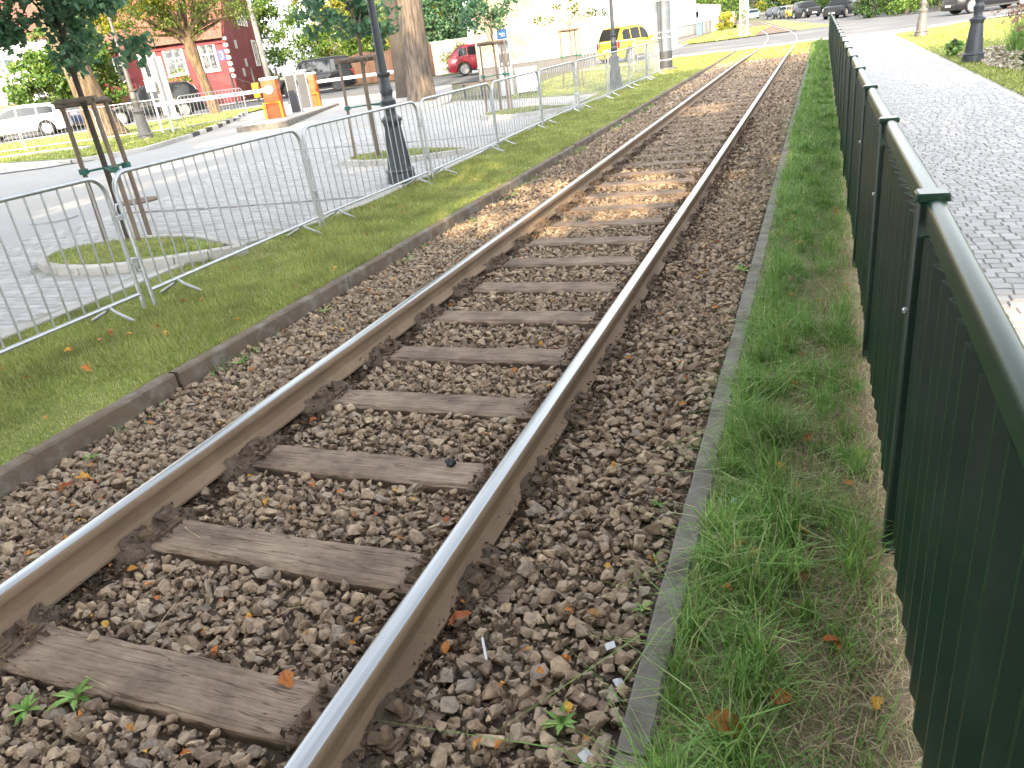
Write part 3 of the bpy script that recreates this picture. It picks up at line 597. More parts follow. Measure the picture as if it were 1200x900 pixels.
for k, y0 in enumerate(jy[:11]):
    yw = y0 + .02; x0 = BX + [0, 0, .02, -.05, .05, .02, -.03, -.02, .04, .0, -.04, 0][k]; a = R(90) + [0, 0, .02, -.03, .0, .02, .012, -.02, .01, -.015, .02][k]
    loc = (x0, yw, Z(x0, yw)); o = dup(bp_, loc, a, labs[k]) if not first else bp_
    if first: first = False; o.location = loc; o.rotation_euler = (0, 0, a); o['label'] = labs[k]
    o['group'] = GB; o.rotation_euler[0] = random.uniform(-.025, .025); o.rotation_euler[1] = -math.atan2(Z(x0, yw + BL) - Z(x0, yw), BL)
def bar_line(P, Q, n, labels, group):
    dx, dy = Q[0] - P[0], Q[1] - P[1]; a = math.atan2(dy, dx)
    for k in range(n):
        x, y = P[0] + dx * k / n, P[1] + dy * k / n; o = dup(bp_, (x, y, Z(x, y) + .03), a, labels[k]); o['group'] = group
bar_line((-29.6, 16.6), (-19.9, 20.7), 4, ['galvanised crowd barrier on the far lawn in front of the white car', 'galvanised crowd barrier on the far lawn behind the stakes of the nearest tree', 'galvanised crowd barrier on the far lawn behind the leaning old trunk', 'galvanised crowd barrier on the far lawn between old street lamp and tall white board'], 'crowd barriers on the far lawn')
o = dup(bp_, (-19.75, 20.75, Z(-19.7, 20.7) + .03), R(75), 'galvanised crowd barrier turned edge-on beside the tall white board'); o['group'] = 'crowd barriers on the far lawn'
o = dup(bp_, (-9.6, 33.2, Z(-9.6, 33.2)), R(25), 'galvanised crowd barrier standing alone left of the yellow car'); o['group'] = 'crowd barriers by the yellow car'
o = dup(bp_, (-6.5, 29.9, Z(-6.5, 29.9)), R(70), 'galvanised crowd barrier turned edge-on left of the grey mast'); o['group'] = 'crowd barriers by the yellow car'

# ------------------------------------------------------------------ lamp posts
def lamp_post(label, x, y, m_, s=1.0, flute=.10, h=4.2, group='old-style cast iron lamp posts'):
    t = thing('street_lamp', label, 'lamp post', (x, y, Z(x, y)), random.uniform(0, 1), group)
    MB().lathe([(.205*s, -.05), (.205*s, .10), (.195*s, .15), (.215*s, .17), (.20*s, .20), (.18*s, .21)], 24).build('foot', m_, t, True)
    MB().lathe([(.178*s, .20), (.168*s, .25), (.115*s, .78)], 32, flute=flute).build('base', m_, t)
    MB().lathe([(.112*s, .775), (.128*s, .80), (.128*s, .83), (.15*s, .85), (.15*s, .88), (.10*s, .92), (.085*s, .93), (.075*s, 1.0), (.10*s, 1.06), (.105*s, 1.12), (.075*s, 1.16), (.075*s, 1.2), (.092*s, 1.24), (.08*s, 1.29), (.068*s, 1.42), (.09*s, 1.45), (.09*s, 1.475), (.07*s, 1.49)], 24).build('ornament', m_, t, True)
    MB().lathe([(.058*s, 1.48), (.05*s, 2.4), (.038*s, h - .55), (.06*s, h - .53), (.06*s, h - .5), (.03*s, h - .48), (.03*s, h - .4)], 16).build('pole', m_, t, True)
    ln = MB().lathe([(.09, h - .40), (.10, h - .38), (.19, h + .02), (.20, h + .03), (.10, h + .17), (.04, h + .22), (.05, h + .26), (.01, h + .32)], 6).build('lantern', m_, t)
    MB().lathe([(.097, h - .365), (.182, h + .005)], 6).build('pane', M['lit_face'], ln); ln.scale = (1, 1, 1)
    return t
lamp_post('dark grey fluted lamp post behind the barriers, nearest the camera', -5.58, 9.75, M['cast'])
lamp_post('slim dark lamp post in front of the yellow car', -5.62, 23.3, M['cast'], 1.0)
lamp_post('grey lamp post standing in the bark bed right of the path', 3.10, 20.3, M['cast'], 1.05, .0)
lamp_post('brownish lamp post on the far lawn corner where the path meets the road', 3.32, 33.1, M['cast_pale'], 1.08, .0)
lamp_post('pale old street lamp with lantern on the far lawn by the leaning trunk', -19.5, 18.75, M['cast_pale'], 1.15, .0, 3.95)

# tram mast
t = thing('mast', 'tall grey steel mast with black foot at the end of the barriers', 'mast', (-5.3, 29.75, Z(-5.3, 29.75)))
MB().cbox(-.36, .36, -.36, .36, -.05, .10, .03).build('footing', M['kerb_dark'], t)
def poly8(r0): return [(r0 * math.cos(2 * math.pi * (j + .5) / 12), r0 * math.sin(2 * math.pi * (j + .5) / 12)) for j in range(12)]
MB().loft([[(x, y, .10) for x, y in poly8(.262)], [(x, y, .66) for x, y in poly8(.260)]], True, True, True).build('black_band', M['dark_metal'], t, True)
MB().loft([[(x, y, .655) for x, y in poly8(.255)], [(x, y, 9) for x, y in poly8(.15)]], True, True, True).build('shaft', M['mast_grey'], t, True)
cdt = MB().tube([(-.06, -.27, .11), (-.05, -.265, 3.0), (-.05, -.25, 5)], .025, 8).build('cable_conduit', M['dark_metal'], t, True)
sm_ = MB().lathe([(.268, 0), (.268, .035)], 16).mesh('band', M['white_metal'], True)
for z in (.36, 1.1, 1.28, 2.3): link('band', sm_, t, (0, 0, z))
MB().cbox(-.31, -.2, -.12, .12, 1.95, 2.45, .02).build('junction_box', M['mast_grey'], t)

# lattice mast beyond the crossing
t = thing('lattice_mast', 'white lattice mast on the grass beyond the road crossing', 'mast', (-5.0, 58.5, Z(-5, 58.5)), .15); hw = .24
for sx in (-1, 1):
    for sy in (-1, 1): MB().box(sx*hw-.03, sx*hw+.03, sy*hw-.03, sy*hw+.03, 0, 8).build('leg', M['white_metal'], t)
for i in range(11):
    z0 = .2 + i * .7
    for sy in (-1, 1):
        MB().tube([(-hw, sy*hw, z0), (hw, sy*hw, z0 + .35), (-hw, sy*hw, z0 + .7)], .022, 5).build('brace', M['white_metal'], t)
MB().cbox(-.4, .4, -.4, .4, -.05, .22, .03).build('footing', M['conc'], t)
t = thing('concrete_pole', 'leaning pale concrete pole between red house and green shrubs', 'pole', (-29.6, 38.6, Z(-29.6, 38.6))); MB().tube([(0, 0, -.1), (-.25, 0, 9)], [.17, .11], 12).build('shaft', M['conc_pole'], t, True)
MB().tube([(.02, -.17, 0), (.0, -.17, .9)], .03, 6).build('cable_cover', M['grey_metal'], t)

# ------------------------------------------------------------------ grass
def blades(P, h, wd, lean=.5, curl=.5):
    n = len(P); az = rng.uniform(0, 2 * np.pi, n); side = np.c_[np.cos(az), np.sin(az), np.zeros(n)]; ld = rng.uniform(0, 2 * np.pi, n); l1 = np.abs(rng.normal(0, lean, n)); L = np.c_[np.cos(ld), np.sin(ld), np.zeros(n)]
    up = np.array([0, 0, 1.]); hh = h[:, None]; ww = wd[:, None] * .5
    mid = P + up * hh * .55 + L * (l1[:, None] * hh * .35); tip = P + up * hh * np.clip(1 - l1[:, None] * curl * .5, .25, 1) + L * (l1[:, None] * hh * (1 + curl * .4))
    V = np.stack([P - side * ww, P + side * ww, mid + side * ww * .75, mid - side * ww * .75, tip], 1).reshape(-1, 3)
    b = (np.arange(n) * 5)[:, None]; F = np.concatenate([b + [0, 1, 2], b + [0, 2, 3], b + [3, 2, 4]]); return V, F
def rnd(x0, x1, y0, y1, dens): n = int((x1 - x0) * (y1 - y0) * dens); return np.c_[rng.uniform(x0, x1, n), rng.uniform(y0, y1, n)]
def to3(P, dz=-.012): return np.c_[P, zt(P[:, 0], P[:, 1]) + dz]
E2f = lambda y: np.interp(y, E2[:, 1], E2[:, 0])
L1 = np.r_[rnd(-5.95, -3.74, 1.3, 5, 9000), rnd(-5.95, -3.74, 5, 10, 5200), rnd(-6.1, -3.74, 10, 18, 2600), rnd(-7, -3.74, 18, 39, 1100)]
L1 = np.r_[L1, np.c_[rng.normal(-3.765, .012, 2600), rng.uniform(1.5, 14, 2600)]]; L1 = L1[L1[:, 0] > E2f(L1[:, 1]) + .03]; y = L1[:, 1]; sc = np.clip(y / 6, 1, 4.5); hv = .034 + .014 * np.sin(L1[:, 0] * 2.3 + 1.5 * np.sin(y * .9)) + .010 * np.sin(y * 3.1 + L1[:, 0] * 4)
V, F = blades(to3(L1), np.clip(1.2 * hv * rng.uniform(.5, 1.7, len(L1)), .015, .10), .0042 * sc * rng.uniform(.7, 1.3, len(L1)), .55)
o = link('mown_grass', npmesh('mown_grass', V, F, M['grass_mown'])); tag(o, 'short mown lawn grass between the kerb and the crowd barriers', 'grass', kind='stuff')
# right verge: tufts, thin grass, straw
tc = np.r_[rnd(-.31, .20, .95, 4.5, 105), rnd(-.31, .20, 4.5, 14, 70), rnd(-.31, .2, 14, 38, 22)]
tc = tc[rng.random(len(tc)) < np.where(tc[:, 0] < -.02, .98, .46)]
tn = rng.integers(30, 85, len(tc)); tp = np.repeat(tc, tn, 0); th = np.repeat(rng.uniform(.07, .23, len(tc)) * np.where(tc[:, 0] < .0, 1, .9), tn)
tp = tp + rng.normal(0, .024, tp.shape); k = (tp[:, 0] > -.315) & (tp[:, 0] < .24); tp, th = tp[k], th[k]
fine = np.r_[rnd(.12, .275, .9, 14, 1500), rnd(-.31, .23, .9, 5, 6500), rnd(-.31, .23, 5, 12, 3600), rnd(-.31, .23, 12, 38, 1800)]
fine = fine[rng.random(len(fine)) < np.where(fine[:, 0] < -.12, 1.0, np.where(fine[:, 1] > 6, .9, .28))]
P = np.r_[tp, fine]; h = np.r_[th * rng.uniform(.5, 1.25, len(tp)), rng.uniform(.03, .10, len(fine))]; sc = np.clip(P[:, 1] / 5, 1, 4)
V, F = blades(to3(P, -.014), h, .0045 * sc * rng.uniform(.6, 1.3, len(P)), .75, .95)
o = link('tuft_grass', npmesh('tuft_grass', V, F, M['grass_tuft'])); tag(o, 'long uneven green grass tufts in the strip below the green fence', 'grass', kind='stuff')
P = np.r_[rnd(-.30, .275, .9, 5, 3800), rnd(.17, .28, .9, 12, 3500), rnd(-.30, .275, 5, 12, 1500)]; P = P[rng.random(len(P)) < np.where(P[:, 0] > -.08, 1, .4)]
V, F = blades(to3(P, -.008), rng.uniform(.02, .05, len(P)), .0032 * rng.uniform(.6, 1.4, len(P)), 2.2, 1.3)
o = link('dry_straw', npmesh('dry_straw', V, F, M['straw'])); tag(o, 'matted dry straw and dead grass along the foot of the green fence', 'dead grass', kind='stuff')
P = np.c_[rng.normal(-3.60, .045, 1500), rng.uniform(1.5, 20, 1500)]; P = P[np.sin(P[:, 1] * 2.2) + np.sin(P[:, 1] * 5.3) > .1]; P = P[P[:, 0] > -3.655]
V, F = blades(np.c_[P, bz(P[:, 0], P[:, 1]) - .01], rng.uniform(.03, .10, len(P)), .006 * np.clip(P[:, 1] / 6, 1, 3), .8, .8)
o = link('weed_fringe', npmesh('weed_fringe', V, F, M['grass_tuft'])); tag(o, 'thin fringe of weeds in the ballast along the brown kerb', 'weeds', kind='stuff')
P = rnd(-3.62, -.42, 31, 39.4, 420); V, F = blades(np.c_[P, bz(P[:, 0], P[:, 1])], rng.uniform(.03, .08, len(P)), np.full(len(P), .025), .7)
o = link('weed_fringe', npmesh('weed_fringe', V, F, M['grass_mown'])); tag(o, 'grass overgrowing the track bed just before the road crossing', 'weeds', kind='stuff')
P = np.r_[rnd(2.8, 9, 8, 24, 520), rnd(2.75, 16, 24, 40, 330)]; P = P[P[:, 1] < 37.5 + .9 * (P[:, 0] - 2.7)]
V, F = blades(to3(P, -.006), rng.uniform(.04, .08, len(P)), rng.uniform(.016, .03, len(P)), .6)
o = link('mown_grass', npmesh('mown_grass', V, F, M['grass_mown'])); tag(o, 'lawn grass right of the path around the lamp posts', 'grass', kind='stuff')
lw = []
for cx, cy, a, b in ISL:
    n = 2600; u = rng.uniform(0, 2 * np.pi, n); r_ = np.sqrt(rng.random(n)); q = np.c_[cx + (a - .08) * r_ * np.cos(u), cy + (b - .08) * r_ * np.sin(u)]; q = q[(q[:, 0] < cx + .5)]; lw.append(np.c_[q, zt(q[:, 0], q[:, 1]) + .075])
    q = rnd(cx + .4, cx + 1.3, cy - .3, cy + .3, 2500); q = q[np.abs(q[:, 1] - cy - .05) < .36 * (cx + 1.35 - q[:, 0])]; lw.append(np.c_[q, zt(q[:, 0], q[:, 1]) + .075])
P = np.concatenate(lw); V, F = blades(P, rng.uniform(.03, .07, len(P)), .010 * np.clip(P[:, 1] / 10, .8, 2), .7)
o = link('island_grass', npmesh('island_grass', V, F, M['grass_mown'])); tag(o, 'short grass in the kerbed tree islands on the grey paving', 'grass', kind='stuff')
P = rnd(-34, -16.5, 15, 32, 240); A_ = np.array([(-24.3, 16.2), (-16.7, 14.8), (-16.4, 15.6), (-18.7, 21), (-22.8, 27.3), (-24, 31.6), (-28, 29.8), (-30, 27.6), (-34.3, 23.5)])
def inpoly(P, A):
    ins = np.zeros(len(P), bool); j = len(A) - 1
    for i in range(len(A)):
        c = ((A[i, 1] > P[:, 1]) != (A[j, 1] > P[:, 1])) & (P[:, 0] < (A[j, 0] - A[i, 0]) * (P[:, 1] - A[i, 1]) / (A[j, 1] - A[i, 1] + 1e-12) + A[i, 0]); ins ^= c; j = i
    return ins
P = P[inpoly(P, A_)]; V, F = blades(to3(P, .03), rng.uniform(.05, .10, len(P)), rng.uniform(.03, .05, len(P)), .6)
o = link('mown_grass', npmesh('mown_grass', V, F, M['grass_mown'])); tag(o, 'lawn grass around the leaning old trunk and old street lamp', 'grass', kind='stuff')
P = np.r_[rnd(-9, -4.5, 57, 80, 90), rnd(-27, -15, 48, 66, 60)]; V, F = blades(to3(P, .02), rng.uniform(.08, .2, len(P)), rng.uniform(.05, .09, len(P)), .6)
o = link('mown_grass', npmesh('mown_grass', V, F, M['grass_mown'])); tag(o, 'grass beyond the road', 'grass', kind='stuff'); o['label'] = 'rough grass on the verges beyond the road crossing'
# grass patch between paving and cream wall
strip('lawn', [(-5.95, 22.6), (-6.2, 28), (-6.9, 40)], [(-9.2, 23.6), (-10.5, 32), (-9.6, 39.6)], .002, M['turf'], 20, 6)
P = rnd(-10.3, -6.0, 23.6, 39, 260); P = P[P[:, 0] > -9.2 - (P[:, 1] - 23.6) * .13]; V, F = blades(to3(P, .0), rng.uniform(.05, .09, len(P)), rng.uniform(.02, .035, len(P)), .6)
o = link('mown_grass', npmesh('mown_grass', V, F, M['grass_mown'])); tag(o, 'lawn grass in front of the cream wall and yellow car', 'grass', kind='stuff')

# ------------------------------------------------------------------ trees
def leaves(C, n, rad, size, stretch=(1, 1, .7)):
    """n leaves round every clump centre C (k,3)"""
    P = np.repeat(C, n, 0); g = rng.normal(size=P.shape); g /= np.linalg.norm(g, axis=1)[:, None]; g *= rng.random((len(P), 1)) ** .45
    rr_ = np.repeat(rad, n)[:, None]; P = P + g * rr_ * np.array(stretch)
    sz = size * rng.uniform(.6, 1.35, len(P)); base = np.array([[0, 0, 0], [.5, -.36, .10], [1.05, 0, -.08], [.5, .36, .10]]) - [.5, 0, 0]; Rm = rotmats(len(P), .75)
    V = np.einsum('nij,vj->nvi', Rm, base) * sz[:, None, None] + P[:, None, :]
    return V.reshape(-1, 3), np.arange(len(P) * 4).reshape(-1, 4)
def ell_clumps(ells, k, shell=.55):
    out_ = []
    vol = np.array([e[3] * e[4] * e[5] for e in ells]); kk = np.maximum(3, (k * vol / vol.sum()).astype(int))
    for (cx, cy, cz, a, b, c), q in zip(ells, kk):
        g = rng.normal(size=(q, 3)); g /= np.linalg.norm(g, axis=1)[:, None]; g *= rng.uniform(shell, 1, (q, 1)); out_.append(g * [a, b, c] + [cx, cy, cz])
    return np.concatenate(out_)
def tree(name, label, x, y, trunk_pts, trunk_r, ells, k, n, crad, lsize, lm, bm_, group=None, limbs=10, cat='tree', nseg=12, bend=.15):
    t = thing(name, label, cat, (x, y, Z(x, y)), 0, group); C = ell_clumps(ells, k); mb = MB()
    mb.tube(trunk_pts, trunk_r, nseg); top = Vector(trunk_pts[-1]); rt = trunk_r[-1]
    nn = len(trunk_pts)
    for i in range(limbs):
        c = Vector(C[int(i * len(C) / limbs)]); s = top if i % 3 else Vector(trunk_pts[max(1, nn - 2)]).lerp(top, random.uniform(.3, 1)); m1 = s.lerp(c, .45) + Vector((random.uniform(-1, 1), random.uniform(-1, 1), random.uniform(0, 1))) * bend
        mb.tube([s, s.lerp(m1, .5) + Vector((0, 0, bend * .3)), m1, m1.lerp(c, .6), c], [rt * .6, rt * .45, rt * .34, rt * .2, rt * .07], 6)
    mb.build('trunk', bm_, t, True)
    V, F = leaves(C, n, rng.uniform(.7, 1.3, len(C)) * crad, lsize); link('crown', npmesh('crown', V, F, lm), t)
    return t
# young staked trees
def stakes(t, h, s=.42, dirs=((-1, -.3), (.2, 1), (1, -.4)), rail_=True):
    tops = []
    for a, b in dirs:
        p0 = Vector((a * s * 1.02, b * s, 0)); p1 = Vector((a * s * .92, b * s * .92, h)); mb = MB().tube([p0, p0.lerp(p1, .5) + Vector((.01, 0, 0)), p1], [.027, .026, .024], 10); mb.build('stake', M['stake'], t, True); tops.append(p1)
    for i in range(3):
        a, b = tops[i], tops[(i + 1) % 3]; d_ = (b - a).normalized() * .07; MB().tube([a - d_ + Vector((0, 0, .02 * i)), b + d_ + Vector((0, 0, .02 * i))], .027, 10).build('crossbar', M['stake'], t, True)
    for i in range(3): 
        a = tops[i] * 1; a.z = h * .56; MB().tube([a + Vector((0, 0, random.uniform(-.03, .03))), Vector((0, 0, h * .57))], .014, 6).build('strap', M['strap'], t)
        MB().lathe([(.052, -.03), (.052, .03)], 10).build('strap', M['strap'], t, loc=(a.x * 1.02, a.y * 1.02, a.z))
t = tree('young_tree', 'young dark-leaved tree tied to three stakes, nearest the camera at left', -7.5, 6.5, [(0, 0, 0), (-.01, .02, .8), (-.03, .03, 1.6), (0.0, 0, 2.1), (.03, .02, 2.6)], [.034, .032, .030, .027, .022],
         [(-.40, -.40, 2.75, .8, .8, .6), (.15, .2, 2.45, .45, .5, .38), (-.8, -.85, 2.5, .55, .6, .5), (-.1, -.1, 3.3, .9, .9, .5), (.36, .42, 2.12, .22, .28, .15), (0, .05, 2.0, .3, .3, .18), (.2, .3, 2.75, .5, .55, .3)], 170, 44, .22, .088, M['leaf_blue'], M['bark_dark'], 'young staked trees in kerbed islands', 16); stakes(t, 1.60, .27)
t = tree('young_tree', 'young bluish-green tree tied to stakes behind the fluted lamp post', -7.35, 12.15, [(0, 0, 0), (0, 0, 1.2), (.05, 0, 2.1)], [.04, .036, .028], [(-.2, -.1, 2.5, .65, .65, .65), (.35, .2, 2.25, .5, .5, .4), (.0, 0, 3.1, .7, .7, .5)], 60, 34, .22, .11, M['leaf_blue'], M['stake'], 'young staked trees in kerbed islands', 10); stakes(t, 1.68, .4)
t = tree('young_tree', 'young pale green tree tied to stakes in front of the payment machine', -7.6, 18.95, [(0, 0, 0), (0, 0, 1.2), (-.02, 0, 2.0)], [.035, .03, .024], [(-.15, -.05, 2.35, .62, .6, .5), (.2, .1, 2.75, .55, .55, .5)], 42, 30, .2, .10, M['leaf_blue'], M['stake'], 'young staked trees in kerbed islands', 8); stakes(t, 1.66, .36)
t = tree('young_tree', 'thin sparse sapling tied to stakes in front of the cream wall', -7.7, 26.0, [(0, 0, 0), (0, 0, 1.2), (0, 0, 1.9)], [.03, .025, .018], [(-.7, -.2, 2.15, .45, .4, .16), (.6, .15, 2.15, .6, .4, .16), (.0, 0, 2.45, .4, .4, .25)], 26, 12, .16, .085, M['leaf_dark'], M['stake'], 'young staked trees in kerbed islands', 14); stakes(t, 1.74, .34)

# old trees on the left
tree('old_tree', 'thick leaning old trunk lit by the sun on the far lawn at left', -24.4, 21.75, [(0.1, 0, -.1), (0, 0, .25), (-.1, -.05, .8), (-.25, -.2, 2.5), (-.5, -.4, 4.5), (-.8, -.7, 6.5), (-.6, -.4, 9)], [.78, .62, .52, .44, .42, .34, .22],
     [(-.5, -.5, 10, 4.5, 4.5, 3.5), (-2.2, -2.0, 5.6, 1.6, 1.6, .8), (2.4, 1.8, 8.8, 2.4, 2.4, 1.6)], 170, 34, .7, .22, M['leaf_yel'], M['bark_pale'], 'old trees along the street', 14, nseg=18, bend=.5)
t = tree('street_tree', 'pollarded yellow-lit street tree in front of the red house', -26.0, 29.2, [(0.15, .1, -.1), (.1, .05, .8), (-.05, 0, 2.0), (-.1, -.1, 2.7), (-.15, -.1, 3.3)], [.27, .22, .21, .30, .2],
     [(-1.5, -1.2, 4.2, 1.7, 1.7, .8), (1.2, 1.0, 4.3, 1.6, 1.6, .8), (0, 0, 5.0, 2.0, 2.0, 1.0), (-.2, 0, 3.7, .9, .9, .45)], 190, 44, .40, .11, M['leaf_sparse'], M['bark_pale'], 'old trees along the street', 30, bend=.25)
C = ell_clumps([(-1.9, -1.6, 4.3, 1.2, 1.2, .8), (-.3, -.3, 4.9, 1.2, 1.2, .6), (-3.0, -2.6, 4.9, 1.2, 1.2, .7)], 52); V, F = leaves(C, 34, np.full(len(C), .36), .17); link('crown', npmesh('crown', V, F, M['leaf_yel']), t)
C = ell_clumps([(2.6, 2.3, 5.5, 1.5, 1.3, .75), (3.6, 3.0, 6.3, 1.4, 1.4, .8), (.6, .5, 6.6, 2, 2, .8)], 60); V, F = leaves(C, 34, np.full(len(C), .36), .17); link('crown', npmesh('crown', V, F, M['leaf_mid']), t)
tree('old_tree', 'massive grey-brown double trunk standing between drive and street', -13.1, 25.3, [(0, 0, -.1), (0, 0, .2), (.02, 0, .8), (.05, .02, 2.2), (.1, .05, 4), (.1, 0, 6), (0, 0, 8)], [.56, .51, .47, .43, .40, .33, .22],
     [(0, 0, 10, 5, 5, 3.2), (-2.6, -1.4, 5.6, 1.6, 1.6, .9), (2.0, .9, 5.2, 1.3, 1.3, .8), (-4.0, 0, 6.2, 2.2, 2.4, 1.0)], 170, 34, .65, .2, M['leaf_mid'], M['bark'], 'old trees along the street', 14, nseg=20, bend=.5)
tree('old_tree', 'dark trunk standing just behind the massive grey-brown trunk', -14.9, 27.5, [(0, 0, -.1), (0, 0, .4), (.05, .0, 2.2), (-.1, 0, 5), (-.2, 0, 8)], [.42, .36, .32, .28, .2], [(-1, 1, 9.5, 3.5, 3.5, 2.6), (-1.8, .4, 5.2, 1.6, 1.6, .8)], 90, 34, .6, .2, M['leaf_mid'], M['bark_dark'], 'old trees along the street', 10, nseg=14, bend=.4)
tree('old_tree', 'tree with two forked limbs behind the red car', -19.0, 47.0, [(0, 0, 0), (0, 0, 1.6), (-.2, 0, 2.8), (-.9, -.1, 4.4), (-1.6, -.2, 6)], [.55, .45, .42, .32, .2], [(-1.6, -.4, 6.2, 2.5, 2.2, 1.3), (1.0, .4, 5.6, 1.6, 1.6, 1.0), (0, 0, 8, 4, 4, 2)], 120, 30, .6, .22, M['leaf_mid'], M['bark_pale'], 'old trees along the street', 12, bend=.5)
def bush(name, label, x, y, ells, k, n, crad, ls, lm, group, z0=.0, cat='shrub'):
    return tree(name, label, x, y, [(0, 0, 0), (0, 0, max(.3, ells[0][2] * .6))], [.09, .06], ells, k, n, crad, ls, lm, M['bark_dark'], group, 6, cat)
GS = 'shrubs and trees beyond the street'
bush('shrub', 'rounded dense green shrub right of the concrete pole', -32.0, 49.5, [(0, 0, 2.4, 3.0, 2.2, 2.2), (-2.0, -1, 3.6, 1.8, 1.5, 1.8), (1.8, .6, 2.2, 1.8, 1.4, 1.6)], 150, 46, .55, .2, M['leaf_mid'], GS)
bush('tall_shrub', 'feathery yellow-green tree above the black off-roader', -29.5, 55, [(0, 0, 5.0, 3.2, 2.6, 3.6), (2.2, 1.2, 3.6, 2.2, 1.8, 2.4)], 180, 46, .6, .2, M['leaf_yel'], GS, cat='tree')
bush('tall_shrub', 'bluish green leafy tree behind the fluted lamp pole', -23.6, 49.5, [(0, 0, 3.6, 2.8, 2.2, 2.4), (-1.6, -.8, 5.0, 2.0, 1.7, 1.7), (1.5, .6, 2.6, 1.6, 1.4, 1.3)], 170, 44, .55, .22, M['leaf_blue'], GS, cat='tree')
bush('conifer', 'narrow dark conifer behind the massive trunk', -20.8, 54, [(0, 0, 1.6, 1.2, 1.2, 1.6), (0, 0, 3.4, .9, .9, 1.5), (0, 0, 5.4, .6, .6, 1.5)], 100, 40, .35, .16, M['leaf_dark'], GS, cat='tree')
bush('shrub', 'low yellow-green bush at the foot of the wall left of the massive trunk', -20.6, 46.3, [(0, 0, .8, 1.4, 1.0, .8)], 40, 36, .35, .16, M['leaf_yel'], GS)
bush('tall_shrub', 'big dark green bush behind the white car at far left', -40.6, 33.2, [(0, 0, 2.2, 2.4, 2.2, 2.0), (1.2, 1.2, 3.8, 2.2, 2.2, 1.9), (1.6, 1.8, 1.6, 1.6, 1.6, 1.4)], 210, 46, .55, .24, M['leaf_mid'], GS)
bush('shrub', 'small leafy vine on the iron fence behind the black estate car', -35.2, 37.6, [(0, 0, 1.4, .9, .5, .9)], 24, 30, .3, .13, M['leaf_sparse'], GS)

BG = 'tall trees closing the view beyond the street'
for x, y, lab, lm, r_ in [(-41, 66, 'tall yellow-green tree rising behind the round green shrub', 'leaf_yel', 4.2), (-31, 66, 'tall mid green tree behind the feathery yellow tree', 'leaf_mid', 4.6), (-24.5, 62, 'tall dark green tree behind the bluish leafy tree', 'leaf_dark', 4.0), (-19.5, 60, 'dark green tree standing behind the narrow conifer', 'leaf_mid', 3.0), (-60, 52, 'tall green tree rising over the white house at left', 'leaf_mid', 5.0), (-44.5, 57, 'green tree directly right of the red house gable', 'leaf_mid', 2.9)]:
    tree('background_tree', lab, x, y, [(0, 0, 0), (0, 0, 4)], [.3, .24], [(0, 0, 3.4, r_ * .9, r_ * .8, 2.8), (0, 0, 7.4, r_, r_, 3.2), (.5, 0, 10.8, r_ * .8, r_ * .8, 2.4)], 210, 42, .8, .28, M[lm], M['bark_dark'], BG, 8)
bush('hedge', 'clipped dark hedge filling the gap behind the board fence', -27.5, 51, [(0, 0, 1.1, 6.0, .9, 1.1)], 120, 40, .45, .17, M['leaf_dark'], GS, cat='hedge')
